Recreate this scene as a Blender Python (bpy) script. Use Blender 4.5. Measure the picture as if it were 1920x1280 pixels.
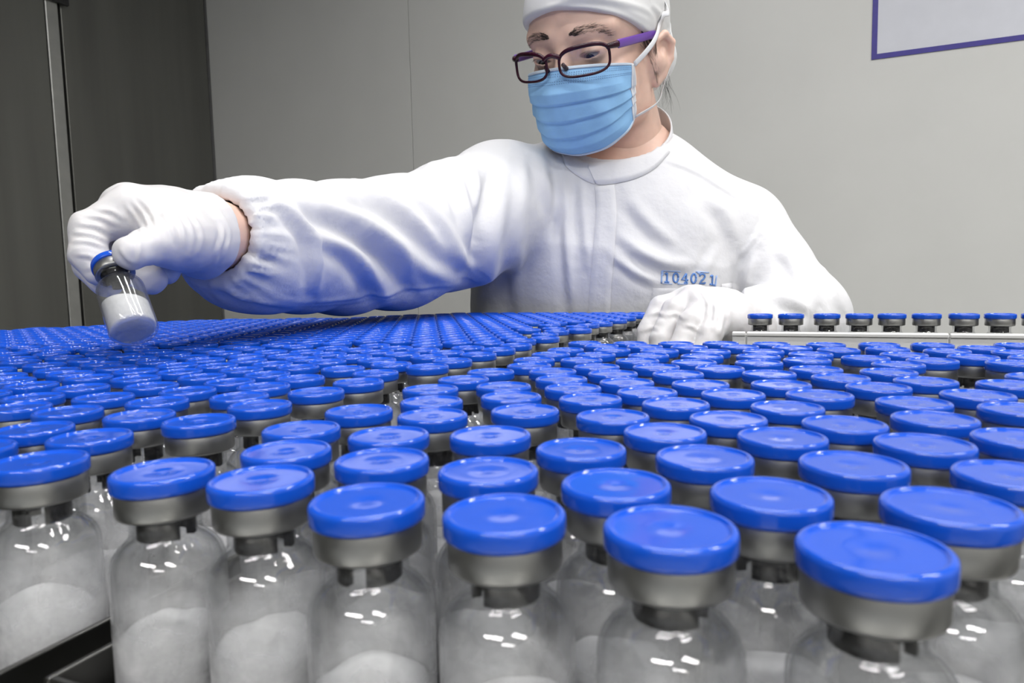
import bpy, bmesh, math, random
import numpy as np
from mathutils import Vector, Matrix
from mathutils.bvhtree import BVHTree

random.seed(7)
rng = np.random.default_rng(7)
for o in list(bpy.data.objects):
    bpy.data.objects.remove(o)
scene = bpy.context.scene
COL = scene.collection

# ------------------------------------------------------------------ camera
F = 1270.0                                   # focal length in pixels of the 1920 x 1280 frame
PITCH, ROLL = math.radians(5.043), math.radians(-1.2515)
ZC = 0.92                                    # lens height above the floor
fwd = np.array([0, math.cos(PITCH), -math.sin(PITCH)])
up0 = np.array([0, math.sin(PITCH), math.cos(PITCH)])
cr, sr = math.cos(ROLL), math.sin(ROLL)
right = cr * np.array([1., 0, 0]) + sr * up0
up = -sr * np.array([1., 0, 0]) + cr * up0
CAM = np.array([0, 0, ZC])
cam_data = bpy.data.cameras.new('camera')
cam = bpy.data.objects.new('camera', cam_data)
COL.objects.link(cam)
cam.matrix_world = Matrix(((right[0], up[0], -fwd[0], 0), (right[1], up[1], -fwd[1], 0),
                           (right[2], up[2], -fwd[2], ZC), (0, 0, 0, 1)))
cam_data.sensor_width = 36.0
cam_data.lens = F / 1920 * 36
cam_data.clip_start = 0.005
cam_data.dof.use_dof = True
cam_data.dof.focus_distance = 0.55
cam_data.dof.aperture_fstop = 30
scene.camera = cam

def ray(u, v):
    return (u - 960) / F * right - (v - 640) / F * up + fwd
def at(u, v, depth):                         # point at a distance along the view axis
    return CAM + ray(u, v) * depth
def on_height(u, v, z):                      # point where the sight line meets a level
    d = ray(u, v)
    return CAM + d * ((z - ZC) / d[2])
def project(P):
    Q = np.asarray(P) - CAM
    z = Q @ fwd
    return 960 + F * (Q @ right) / z, 640 - F * (Q @ up) / z, z

# ------------------------------------------------------------------ world, lamps, exposure
world = bpy.data.worlds.new('world')
scene.world = world
world.use_nodes = True
world.node_tree.nodes['Background'].inputs[0].default_value = (0.9, 0.93, 1.0, 1)
world.node_tree.nodes['Background'].inputs[1].default_value = 0.05
scene.view_settings.view_transform = 'Standard'
scene.view_settings.look = 'None'
scene.view_settings.gamma = 1.0
scene.view_settings.use_curve_mapping = False
scene.view_settings.exposure = 0.0
scene.cycles.transparent_max_bounces = 48
scene.cycles.max_bounces = 9
scene.cycles.caustics_reflective = False
scene.cycles.caustics_refractive = False
scene.cycles.sample_clamp_indirect = 6.0

# the room and the tables share one direction, turned 23 degrees to the camera
YAW = math.radians(-23)
AX = np.array([math.cos(YAW), math.sin(YAW), 0])     # along the table, to the right
BX = np.array([-math.sin(YAW), math.cos(YAW), 0])    # across the table, away from the camera
def ab(a, b, z):
    return a * AX + b * BX + np.array([0, 0, z])

CEIL = 2.42
LAMPS = [  # a, b, strength of a tube, beam angle, tubes (ceiling fittings, long side along the table)
    (-0.05, 0.15, 7.5, 160, 1),
    (-0.05, 0.62, 6.5, 155, 1),
    (-0.05, 1.12, 3.0, 140, 1),
    (1.45, 0.75, 7.0, 135, 3),
    (1.35, -0.90, 7.0, 170, 3),  # added fill lamp at right front, brightens the torso below the arm
    (-0.20, -1.60, 9.0, 178, 3),  # added fill lamp behind the camera, brightens the coat front and sleeve underside
    (1.20, -2.35, 6.0, 178, 3),  # added low-angle fill by the front wall, for the upright cloth
]
def tube_offsets(n):
    return [0.0] if n == 1 else [-.10, 0.0, .10]
for la, lb, st, sp, nt_ in LAMPS:
    for k in tube_offsets(nt_):
        ld = bpy.data.lights.new('tube_light', 'AREA')
        ld.shape = 'RECTANGLE'
        ld.size, ld.size_y = 1.18, 0.036
        ld.energy = st
        ld.color = (1.0, 0.985, 0.99)
        ld.spread = math.radians(sp)
        lo = bpy.data.objects.new('tube_light', ld)
        COL.objects.link(lo)
        lo.location = ab(la, lb + k, CEIL - 0.042)
        lo.rotation_euler = (0, 0, YAW)

# ------------------------------------------------------------------ helpers
def tag(o, label=None, cat=None, group=None, kind=None):
    if label: o['label'] = label
    if cat: o['category'] = cat
    if group: o['group'] = group
    if kind: o['kind'] = kind
    return o

def mesh_data(name, verts, faces, mat=None, smooth=True, mats=None, fmat=None):
    me = bpy.data.meshes.new(name)
    me.from_pydata([tuple(map(float, v)) for v in verts], [], [tuple(map(int, f)) for f in faces])
    if mats:
        for m in mats: me.materials.append(m)
        if fmat is not None: me.polygons.foreach_set('material_index', np.asarray(fmat, dtype=np.int32))
    elif mat:
        me.materials.append(mat)
    if smooth:
        me.polygons.foreach_set('use_smooth', np.ones(len(me.polygons), dtype=bool))
    me.update()
    return me

def add(name, me, parent=None):
    o = bpy.data.objects.new(name, me)
    COL.objects.link(o)
    if parent is not None:
        o.parent = parent
    return o

def empty(name, loc=(0, 0, 0)):
    o = bpy.data.objects.new(name, None)
    o.empty_display_size = 0.02
    COL.objects.link(o)
    o.location = loc
    return o

def fast_mesh(name, V, quads, tris=None, mat=None, smooth=True):
    """big meshes from numpy arrays"""
    V = np.ascontiguousarray(V, dtype=np.float32)
    quads = np.asarray(quads, dtype=np.int32).reshape(-1, 4)
    tris = np.zeros((0, 3), np.int32) if tris is None else np.asarray(tris, dtype=np.int32).reshape(-1, 3)
    me = bpy.data.meshes.new(name)
    nl = len(quads) * 4 + len(tris) * 3
    me.vertices.add(len(V)); me.loops.add(nl); me.polygons.add(len(quads) + len(tris))
    me.vertices.foreach_set('co', V.ravel())
    me.loops.foreach_set('vertex_index', np.concatenate([quads.ravel(), tris.ravel()]))
    starts = np.concatenate([np.arange(len(quads)) * 4, len(quads) * 4 + np.arange(len(tris)) * 3]).astype(np.int32)
    me.polygons.foreach_set('loop_start', starts)
    if smooth:
        me.polygons.foreach_set('use_smooth', np.ones(len(me.polygons), dtype=bool))
    me.update(calc_edges=True)
    me.validate()
    if mat: me.materials.append(mat)
    return me

def lathe(profile, seg=32, closed=False):
    """profile of (r, z); r = 0 ends are collapsed to a point"""
    V, Fc, rows = [], [], []
    for r, z in profile:
        if r < 1e-7:
            rows.append([len(V)]); V.append((0, 0, z))
        else:
            rows.append(list(range(len(V), len(V) + seg)))
            for i in range(seg):
                t = 2 * math.pi * i / seg
                V.append((r * math.cos(t), r * math.sin(t), z))
    for A, B in zip(rows, rows[1:]):
        for i in range(seg):
            j = (i + 1) % seg
            if len(A) == 1 and len(B) == 1: continue
            if len(A) == 1: Fc.append((A[0], B[j], B[i]))
            elif len(B) == 1: Fc.append((A[i], A[j], B[0]))
            else: Fc.append((A[i], A[j], B[j], B[i]))
    return V, Fc

def join_vf(parts):
    V, Fc = [], []
    for v, f in parts:
        n = len(V); V += list(v); Fc += [tuple(i + n for i in q) for q in f]
    return V, Fc

def box_vf(c, ax, ay, az, sx, sy, sz):
    """box centred at c with unit axes and full sizes"""
    c, ax, ay, az = map(np.asarray, (c, ax, ay, az))
    V = [c + ax * sx * i / 2 + ay * sy * j / 2 + az * sz * k / 2 for i in (-1, 1) for j in (-1, 1) for k in (-1, 1)]
    return V, [(0, 1, 3, 2), (4, 6, 7, 5), (0, 4, 5, 1), (2, 3, 7, 6), (0, 2, 6, 4), (1, 5, 7, 3)]

def bevel_box(name, c, ax, ay, az, sx, sy, sz, mat, parent=None, bev=0.002, seg=2):
    V, Fc = box_vf(c, ax, ay, az, sx, sy, sz)
    bm = bmesh.new()
    vs = [bm.verts.new(v) for v in V]
    for f in Fc: bm.faces.new([vs[i] for i in f])
    bmesh.ops.recalc_face_normals(bm, faces=bm.faces)
    if bev: bmesh.ops.bevel(bm, geom=bm.edges[:], offset=bev, segments=seg, affect='EDGES', profile=0.5)
    me = bpy.data.meshes.new(name); bm.to_mesh(me); bm.free()
    me.materials.append(mat)
    return add(name, me, parent)

ZV = np.array([0, 0, 1.0])
def tube_vf(path, radii, seg=10, caps=True, flat=None, flat_dir=None):
    """tube along a polyline; flat = (half width, half thickness) ribbons with flat_dir the thin direction"""
    P = np.asarray(path, float); n = len(P)
    T = np.gradient(P, axis=0); T /= np.linalg.norm(T, axis=1)[:, None] + 1e-12
    radii = np.broadcast_to(np.asarray(radii, float), (n,)) if flat is None else None
    ref = np.array([0, 0, 1.0]) if abs(T[0][2]) < .9 else np.array([1., 0, 0])
    V, Fc = [], []
    N = np.cross(T[0], ref); N /= np.linalg.norm(N)
    for i in range(n):
        if flat_dir is not None:
            fd = np.asarray(flat_dir, float)
            fd = fd[i] if fd.ndim == 2 else fd
            N = np.cross(T[i], fd); N /= np.linalg.norm(N) + 1e-12
        else:
            N = N - T[i] * (N @ T[i]); N /= np.linalg.norm(N) + 1e-12
        B = np.cross(N, T[i])
        for k in range(seg):
            t = 2 * math.pi * k / seg
            if flat is None: V.append(P[i] + radii[i] * (math.cos(t) * N + math.sin(t) * B))
            else: V.append(P[i] + flat[0] * math.cos(t) * N + flat[1] * math.sin(t) * B)
    for i in range(n - 1):
        for k in range(seg):
            a, b = i * seg + k, i * seg + (k + 1) % seg
            Fc.append((a, b, b + seg, a + seg))
    if caps:
        Fc.append(tuple(range(seg))[::-1]); Fc.append(tuple(range((n - 1) * seg, n * seg)))
    return V, Fc

def spline(pts, n):
    """Catmull-Rom through points (any dimension)"""
    P = np.asarray(pts, float)
    Q = np.vstack([2 * P[0] - P[1], P, 2 * P[-1] - P[-2]])
    out = []
    for s in np.linspace(0, len(P) - 1 - 1e-9, n):
        i = int(s); t = s - i
        p0, p1, p2, p3 = Q[i:i + 4]
        out.append(.5 * ((2 * p1) + (-p0 + p2) * t + (2 * p0 - 5 * p1 + 4 * p2 - p3) * t * t + (-p0 + 3 * p1 - 3 * p2 + p3) * t ** 3))
    return np.array(out)

# ------------------------------------------------------------------ materials
def mat_new(name):
    m = bpy.data.materials.new(name); m.use_nodes = True
    nt = m.node_tree
    return m, nt, nt.nodes['Principled BSDF']

def pmat(name, col, rough=0.5, metal=0.0, var=0.06, scale=30.0, bump=0.0, bscale=200.0, spec=0.5, sss=0.0, sss_rad=(1, .3, .2), sss_scale=.004, stretch=None, coat=0.0, bdist=0.001):
    m, nt, b = mat_new(name)
    tc = nt.nodes.new('ShaderNodeTexCoord')
    mp = nt.nodes.new('ShaderNodeMapping')
    if stretch: mp.inputs['Scale'].default_value = stretch
    nt.links.new(tc.outputs['Object'], mp.inputs[0])
    nz = nt.nodes.new('ShaderNodeTexNoise'); nz.inputs['Scale'].default_value = scale; nz.inputs['Detail'].default_value = 3
    nt.links.new(mp.outputs[0], nz.inputs['Vector'])
    rp = nt.nodes.new('ShaderNodeValToRGB')
    c = np.array(col)
    rp.color_ramp.elements[0].position = 0.3; rp.color_ramp.elements[1].position = 0.7
    rp.color_ramp.elements[0].color = (*np.clip(c * (1 - var), 0, 1), 1)
    rp.color_ramp.elements[1].color = (*np.clip(c * (1 + var), 0, 1), 1)
    nt.links.new(nz.outputs['Fac'], rp.inputs[0])
    nt.links.new(rp.outputs[0], b.inputs['Base Color'])
    b.inputs['Roughness'].default_value = rough
    b.inputs['Metallic'].default_value = metal
    b.inputs['Specular IOR Level'].default_value = spec
    if coat: b.inputs['Coat Weight'].default_value = coat
    if sss:
        b.inputs['Subsurface Weight'].default_value = sss
        b.inputs['Subsurface Radius'].default_value = sss_rad
        b.inputs['Subsurface Scale'].default_value = sss_scale
    if bump:
        n2 = nt.nodes.new('ShaderNodeTexNoise'); n2.inputs['Scale'].default_value = bscale; n2.inputs['Detail'].default_value = 4
        nt.links.new(mp.outputs[0], n2.inputs['Vector'])
        bp = nt.nodes.new('ShaderNodeBump'); bp.inputs['Strength'].default_value = bump; bp.inputs['Distance'].default_value = bdist
        nt.links.new(n2.outputs['Fac'], bp.inputs['Height']); nt.links.new(bp.outputs[0], b.inputs['Normal'])
    return m

def glass_mat(name, dust=0.155, tint=(0.99, 0.992, 0.992), edge=(0.42, 0.44, 0.46), gloss=1.0):
    """thin-walled clear glass: Fresnel reflection over clear transmission that deepens where the wall is seen edge-on"""
    m = bpy.data.materials.new(name); m.use_nodes = True
    nt = m.node_tree; nt.nodes.clear()
    out = nt.nodes.new('ShaderNodeOutputMaterial')
    lw = nt.nodes.new('ShaderNodeLayerWeight'); lw.inputs['Blend'].default_value = 0.12
    rp = nt.nodes.new('ShaderNodeValToRGB')
    rp.color_ramp.elements[0].position = 0.0; rp.color_ramp.elements[0].color = (*tint, 1)
    rp.color_ramp.elements[1].position = 0.85; rp.color_ramp.elements[1].color = (*edge, 1)
    nt.links.new(lw.outputs['Facing'], rp.inputs[0])
    tr = nt.nodes.new('ShaderNodeBsdfTransparent'); nt.links.new(rp.outputs[0], tr.inputs[0])
    gl = nt.nodes.new('ShaderNodeBsdfGlossy'); gl.inputs['Roughness'].default_value = 0.03
    gl.inputs['Color'].default_value = (gloss, gloss, gloss, 1)
    l2 = nt.nodes.new('ShaderNodeLayerWeight'); l2.inputs['Blend'].default_value = 0.5
    pw = nt.nodes.new('ShaderNodeMath'); pw.operation = 'POWER'; pw.inputs[1].default_value = 5
    ma = nt.nodes.new('ShaderNodeMath'); ma.operation = 'MULTIPLY_ADD'; ma.inputs[1].default_value = .9; ma.inputs[2].default_value = .055
    nt.links.new(l2.outputs['Facing'], pw.inputs[0]); nt.links.new(pw.outputs[0], ma.inputs[0])
    m1 = nt.nodes.new('ShaderNodeMixShader')
    nt.links.new(ma.outputs[0], m1.inputs[0]); nt.links.new(tr.outputs[0], m1.inputs[1]); nt.links.new(gl.outputs[0], m1.inputs[2])
    tc = nt.nodes.new('ShaderNodeTexCoord')
    nz = nt.nodes.new('ShaderNodeTexNoise'); nz.inputs['Scale'].default_value = 130; nz.inputs['Detail'].default_value = 4
    nt.links.new(tc.outputs['Object'], nz.inputs['Vector'])
    mr = nt.nodes.new('ShaderNodeMapRange'); mr.inputs[1].default_value = .35; mr.inputs[2].default_value = .75
    mr.inputs[3].default_value = dust * .5; mr.inputs[4].default_value = dust * 1.8
    nt.links.new(nz.outputs['Fac'], mr.inputs[0])
    sx = nt.nodes.new('ShaderNodeSeparateXYZ'); nt.links.new(tc.outputs['Object'], sx.inputs[0])
    mz = nt.nodes.new('ShaderNodeMapRange'); mz.inputs[1].default_value = .012; mz.inputs[2].default_value = .034
    mz.inputs[3].default_value = 2.8; mz.inputs[4].default_value = .06      # powder clings to the lower glass
    nt.links.new(sx.outputs[2], mz.inputs[0])
    mm_ = nt.nodes.new('ShaderNodeMath'); mm_.operation = 'MULTIPLY'
    nt.links.new(mr.outputs[0], mm_.inputs[0]); nt.links.new(mz.outputs[0], mm_.inputs[1])
    df = nt.nodes.new('ShaderNodeBsdfDiffuse'); df.inputs[0].default_value = (.85, .85, .85, 1)
    m2 = nt.nodes.new('ShaderNodeMixShader')
    nt.links.new(mm_.outputs[0], m2.inputs[0]); nt.links.new(m1.outputs[0], m2.inputs[1]); nt.links.new(df.outputs[0], m2.inputs[2])
    nt.links.new(m2.outputs[0], out.inputs[0])
    return m

M = {}
M['wall'] = pmat('wall_panel_paint', (.52, .52, .495), .45, var=.02, scale=6, bump=.03, bscale=600)
M['wall_dark'] = pmat('wall_joint', (.32, .32, .31), .6)
M['ceiling'] = pmat('ceiling_panel', (.80, .80, .78), .6, var=.02)
M['wall_pale'] = pmat('pale_wall_paint', (.48, .48, .47), .5, var=.02, scale=6)
M['floor'] = pmat('floor_resin', (.55, .57, .57), .35, var=.05)
M['steel_dark'] = pmat('brushed_steel_dark', (.17, .17, .155), .42, metal=.85, var=.12, scale=14, stretch=(1, 1, .06), bump=.08, bscale=300)
M['steel'] = pmat('brushed_steel', (.36, .36, .34), .35, metal=1, var=.1, scale=40, stretch=(1, .05, 1), bump=.05, bscale=300)
M['steel_edge'] = pmat('steel_edge', (.42, .42, .40), .38, metal=.9, var=.06)
M['tray'] = pmat('tray_steel', (.16, .16, .15), .32, metal=1, var=.1, scale=40)
M['black'] = pmat('black_plastic', (.012, .012, .012), .4)
M['bolt'] = pmat('bolt_steel', (.5, .5, .5), .3, metal=1)
M['cap_blue'] = pmat('blue_plastic', (.007, .086, .59), .09, var=.03, scale=60, spec=.6)
M['alu'] = pmat('crimp_aluminium', (.34, .34, .33), .38, metal=1, var=.05, scale=90, bump=.02)
M['rubber'] = pmat('stopper_rubber', (.010, .010, .011), .6, var=.1, spec=.2)
M['powder'] = pmat('white_powder', (.78, .78, .78), .9, var=.03, scale=300, bump=.3, bscale=500, spec=.1)
M['glass'] = glass_mat('vial_glass')
M['glass_clear'] = glass_mat('clean_vial_glass', dust=.02, edge=(.30, .32, .34))
M['rail'] = pmat('white_rail_plastic', (.80, .80, .78), .4, var=.02)
M['tape'] = pmat('blue_tape', (.022, .012, .20), .45, var=.1, scale=80)
M['sign_face'] = pmat('sign_film', (.50, .51, .55), .3, var=.02)
M['tube'] = None
# ------------------------------------------------------------------ the room
# the back wall's foot corner with the steel cabinets, found from the wall's perspective
CORN = np.array([-0.985, 2.33, 0])
ca, cb = CORN @ AX, CORN @ BX
RA0, RA1, RB0, RB1 = ca, ca + 3.6, cb - 5.4, cb
def slab(name, a0, a1, b0, b1, z0, z1, mat, parent=None, bev=0.0):
    return bevel_box(name, ab((a0 + a1) / 2, (b0 + b1) / 2, (z0 + z1) / 2), AX, BX, ZV, a1 - a0, b1 - b0, z1 - z0, mat, parent, bev)
tag(slab('floor', RA0 - .1, RA1 + .1, RB0 - .1, RB1 + .1, -.05, 0, M['floor']), kind='structure')
tag(slab('ceiling', RA0 - .1, RA1 + .1, RB0 - .1, RB1 + .1, CEIL, CEIL + .05, M['ceiling']), kind='structure')
wb = tag(slab('wall_back', RA0 - .1, RA1 + .1, RB1 + .004, RB1 + .1, 0, CEIL, M['wall_dark']), kind='structure')
# the back wall is built of butt-jointed panels; one joint shows beside the person
jx = on_height(772, 60, 0)  # direction only
d = ray(772, 200); d = d / (d @ BX); joint_a = (CAM + d * (RB1 - CAM @ BX)) @ AX
edges = [RA0, joint_a, joint_a + 1.98, RA1]
for i, (e0, e1) in enumerate(zip(edges, edges[1:])):
    slab('wall_panel', e0 + .0008, e1 - .0008, RB1 - .002, RB1 + .004, 0, CEIL, M['wall'], wb, .0006)
tag(slab('wall_left', RA0 - .1, RA0 - .06, RB0, RB1, 0, CEIL, M['steel_dark']), kind='structure')
tag(slab('wall_right', RA1, RA1 + .1, RB0, RB1, 0, CEIL, M['wall']), kind='structure')
tag(slab('wall_front', RA0 - .1, RA1 + .1, RB0 - .1, RB0, 0, CEIL, M['wall_pale']), kind='structure')

# steel cabinet with two doors standing along the left wall
def along_left(u, v, proud=0.0):             # where a sight line meets the cabinet face
    dd = ray(u, v); t = (RA0 + proud - CAM @ AX) / (dd @ AX)
    return (CAM + dd * t)
seam_b = along_left(132, 300) @ BX
post_b = along_left(104, 300) @ BX
cab = tag(empty('steel_cabinet', ab(RA0 - .03, seam_b, 0)), 'dark brushed steel cabinet with two tall doors in the room corner', 'cabinet')
def cab_part(name, b0, b1, a0, a1, z0, z1, m, bev=.003):
    o = slab(name, a0, a1, b0, b1, z0, z1, M[m], None, bev)
    o.parent = cab; o.matrix_parent_inverse = Matrix.Translation(cab.location).inverted()
    return o
cab_part('carcass', RB1 - 2.9, RB1 - .001, RA0 - .055, RA0 - .022, .02, 2.3, 'steel_dark')
right_door = cab_part('door', seam_b + .004, RB1 - .012, RA0 - .022, RA0, .05, 2.25, 'steel_dark')
cab_part('post', post_b, seam_b - .005, RA0 - .022, RA0 + .006, .05, 2.25, 'steel_edge', .004)
left_door = cab_part('door', post_b - .72, post_b - .003, RA0 - .022, RA0 + .010, .05, 2.25, 'steel_dark', .004)
hz = along_left(118, 4)[2]
hinge = cab_part('hinge', post_b - .012, seam_b + .02, RA0 + .006, RA0 + .016, hz - .012, hz + .05, 'black', .003)
for bb in (post_b + .004, seam_b + .012):
    V, Fc = lathe([(0, .004), (.004, .0035), (.006, .001), (.006, 0)], 14)
    Rm = Matrix((( AX[0], BX[0], 0, 0), (AX[1], BX[1], 0, 0), (0, 0, 1, 0), (0, 0, 0, 1))) @ Matrix.Rotation(math.pi / 2, 4, 'Y')
    o = add('bolt', mesh_data('bolt', V, Fc, M['bolt']), hinge)
    o.matrix_local = Matrix.Translation(Vector(ab(RA0 + .016, bb, hz + .012))) @ Rm

# blue-taped notice pocket on the back wall
def on_wall(u, v, off=0.0):
    dd = ray(u, v); t = (RB1 - .002 - off - CAM @ BX) / (dd @ BX)
    return CAM + dd * t
c0 = on_wall(1639, 107); c1 = on_wall(1920, 73)
sa0, sz0 = c0 @ AX, c0[2]
sw, sh, tw = 0.62, 0.45, 0.011
sign = tag(empty('notice_pocket', ab(sa0, RB1 - .003, sz0)), 'grey notice pocket with dark blue tape border on the back wall', 'sign')
def sgn(name, a0, a1, z0, z1, th, m):
    o = slab(name, a0, a1, RB1 - .0025 - th, RB1 - .0025, z0, z1, M[m], None, 0)
    o.parent = sign; o.matrix_parent_inverse = Matrix.Translation(sign.location).inverted()
sgn('backing', sa0, sa0 + sw, sz0, sz0 + sh, .0008, 'sign_face')
sgn('border_tape', sa0 - tw / 2, sa0 + tw / 2, sz0 - tw / 2, sz0 + sh, .0014, 'tape')
sgn('border_tape', sa0 + tw / 2, sa0 + sw - tw / 2, sz0 - tw / 2, sz0 + tw / 2, .0014, 'tape')
sgn('border_tape', sa0 + sw - tw / 2, sa0 + sw + tw / 2, sz0 - tw / 2, sz0 + sh, .0014, 'tape')
sgn('border_tape', sa0 + tw / 2, sa0 + sw - tw / 2, sz0 + sh - tw / 2, sz0 + sh, .0014, 'tape')

# ceiling fittings out of view: white troughs with bare tubes; camera-side ones are added fill
m, nt, b = mat_new('fluorescent_tube'); M['tube'] = m
b.inputs['Base Color'].default_value = (.9, .9, .9, 1); b.inputs['Emission Color'].default_value = (1, .98, .99, 1); b.inputs['Emission Strength'].default_value = 2
M['fitting'] = pmat('fitting_enamel', (.8, .8, .8), .35)
for la, lb, st, sp, nt_ in LAMPS:
    wd = .38 if nt_ == 3 else .12
    fit = empty('ceiling_light', ab(la, lb, CEIL))
    if nt_ == 3: tag(fit, 'unseen white ceiling light trough with three bare fluorescent tubes', 'ceiling light', 'three-tube ceiling lights')
    else: tag(fit, 'slim white ceiling batten with a single bare fluorescent tube', 'ceiling light', 'ceiling battens above the table')
    def fp(name, V, Fc, mm):
        o = add(name, mesh_data(name, V, Fc, mm), fit); o.matrix_parent_inverse = Matrix.Translation(fit.location).inverted()
    fp('trough', *join_vf([box_vf(ab(la, lb, CEIL - .003), AX, BX, ZV, 1.28, wd, .006)] +
                          [box_vf(ab(la, lb + s * (wd / 2 - .004), CEIL - .02), AX, BX, ZV, 1.28, .008, .035) for s in (-1, 1)] +
                          [box_vf(ab(la + s * .634, lb, CEIL - .02), AX, BX, ZV, .012, wd, .035) for s in (-1, 1)]), M['fitting'])
    for k in tube_offsets(nt_):
        fp('tube', *tube_vf([ab(la - .61, lb + k, CEIL - .024), ab(la + .61, lb + k, CEIL - .024)], .013, 12), M['tube'])

# ------------------------------------------------------------------ tables and trays
HL, HR, VH = 0.0395, 0.0387, 0.051
ZL, ZR = ZC - HL - VH, ZC - HR - VH                  # the floors the vials stand on
TT = ZL - 0.0035
table = tag(empty('work_table', ab(-.2, .45, 0)), 'long stainless steel work table under the vial trays', 'table')
def tpart(name, a0, a1, b0, b1, z0, z1, m='steel', bev=.002):
    o = slab(name, a0, a1, b0, b1, z0, z1, M[m], None, bev)
    o.parent = table; o.matrix_parent_inverse = Matrix.Translation(table.location).inverted()
    return o
TA0, TA1, TB0, TB1 = -.86, .62, .02, .836
tpart('table_top', TA0, TA1, TB0, TB1, TT - .03, TT)
for aa in (TA0 + .05, TA1 - .05):
    for bb in (TB0 + .05, TB1 - .05):
        tpart('leg', aa - .02, aa + .02, bb - .02, bb + .02, 0, TT - .03)
tpart('crossbar', TA0 + .07, TA1 - .07, TB1 - .06, TB1 - .04, .18, .21)
tpart('crossbar', TA0 + .07, TA1 - .07, TB0 + .04, TB0 + .06, .18, .21)

def tray(name, a0, a1, b0, b1, zf, wall, label):
    t = tag(empty(name, ab((a0 + a1) / 2, (b0 + b1) / 2, TT)), label, 'tray')
    def q(nm, *a):
        o = slab(nm, *a, M['tray'], None, .0004)
        o.parent = t; o.matrix_parent_inverse = Matrix.Translation(t.location).inverted()
    q('tray_floor', a0, a1, b0, b1, TT + .0002, zf)
    th = .0016
    q('rim', a0, a0 + th, b0, b1, zf, zf + wall); q('rim', a1 - th, a1, b0, b1, zf, zf + wall)
    q('rim', a0 + th, a1 - th, b0, b0 + th, zf, zf + wall); q('rim', a0 + th, a1 - th, b1 - th, b1, zf, zf + wall)
    return t
SEAM_L, SEAM_R = -.1650, -.1262                       # the edge rows either side of the gap between the trays
# pixel centres of the cap tops read from the photograph; the caps' known height turns each into a place on the tray
LEFT_PX = [(72, 861), (169, 816), (62, 801), (-60, 838), (373, 786), (127, 768), (295, 750), (262, 776), (194, 742), (284, 721), (32, 761), (67, 741), (148, 725), 
     (50, 721), (-28, 735), (167, 705), (255, 707), (132, 698), (105, 692), (17, 711), (6, 702), (-12, 691), (83, 682), (256, 693), (217, 687), (190, 680), 
     (164, 673), (121, 668), (98, 661), (38, 676), (14, 662), (177, 653), (194, 660), (237, 664), (264, 669), (293, 676), (329, 683), (340, 694), (357, 729), 
     (265, 652), (330, 661), (300, 656), (72, 654), (52, 650), (-10, 655), (449, 741), (487, 757), (495, 722), (593, 732), (429, 714), (379, 704), (562, 707), 
     (499, 700), (453, 691), (409, 683), (560, 686), (643, 689), (395, 672), (360, 667), (471, 673), (512, 680), (455, 666), (418, 660), (385, 655), (567, 671), 
     (528, 666), (612, 676), (505, 658), (573, 658), (617, 662), (662, 667), (558, 648), (621, 651), (468, 650), (442, 649), (518, 645), (380, 644), (458, 641), 
     (347, 651), (672, 714), (704, 697), (799, 685), (734, 680), (710, 674), (851, 674), (805, 667), (897, 662), (841, 659), (752, 662), (706, 658), (793, 654), 
     (748, 650), (702, 646), (877, 650), (935, 653), (670, 654), (968, 645), (981, 636), (1022, 625), (1046, 619), (1085, 610), (1105, 607), (1122, 604), (1030, 608), 
     (1039, 614), (985, 617)]
RIGHT_PX = [(305, 879), (490, 894), (537, 841), (565, 801), (729, 813), (716, 858), (688, 934), (919, 812), (915, 878), (945, 958), (1089, 838), (1154, 903), (1256, 984), 
     (1244, 806), (1320, 853), (1444, 922), (1466, 816), (1599, 866), (1731, 828), (1902, 886), (1780, 944), (1638, 1022), (1918, 818), (669, 767), (807, 727), 
     (809, 750), (811, 776), (869, 709), (920, 695), (944, 722), (958, 741), (984, 767), (1150, 778), (1106, 744), (1074, 725), (1052, 708), (1033, 694), (996, 684), 
     (1001, 673), (1033, 662), (1060, 654), (1090, 673), (1117, 663), (1147, 654), (1123, 646), (1101, 642), (1119, 686), (1148, 698), (1176, 715), (1213, 733), 
     (1263, 753), (1196, 674), (1215, 665), (1236, 656), (1208, 648), (1181, 642), (1230, 686), (1271, 699), (1317, 719), (1304, 678), (1292, 649), (1267, 642), 
     (1316, 666), (1332, 657), (1385, 648), (1353, 642), (1348, 688), (1431, 657), (1422, 666), (1423, 678), (1439, 698), (1467, 719), (1369, 735), (1476, 761), 
     (1365, 782), (1533, 737), (1584, 792), (1577, 706), (1530, 690), (1513, 673), (1520, 662), (1485, 650), (1446, 643), (1548, 644), (1572, 654), (1623, 669), 
     (1645, 723), (1648, 644), (1664, 652), (1755, 645), (1695, 663), (1776, 656), (1842, 651), (1907, 645), (1901, 659), (1832, 668), (1901, 678), (1747, 674), 
     (1685, 681), (1666, 695), (1735, 712), (1835, 738), (1903, 719), (1962, 706), (1713, 752), (1752, 782), (1917, 764)]
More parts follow.
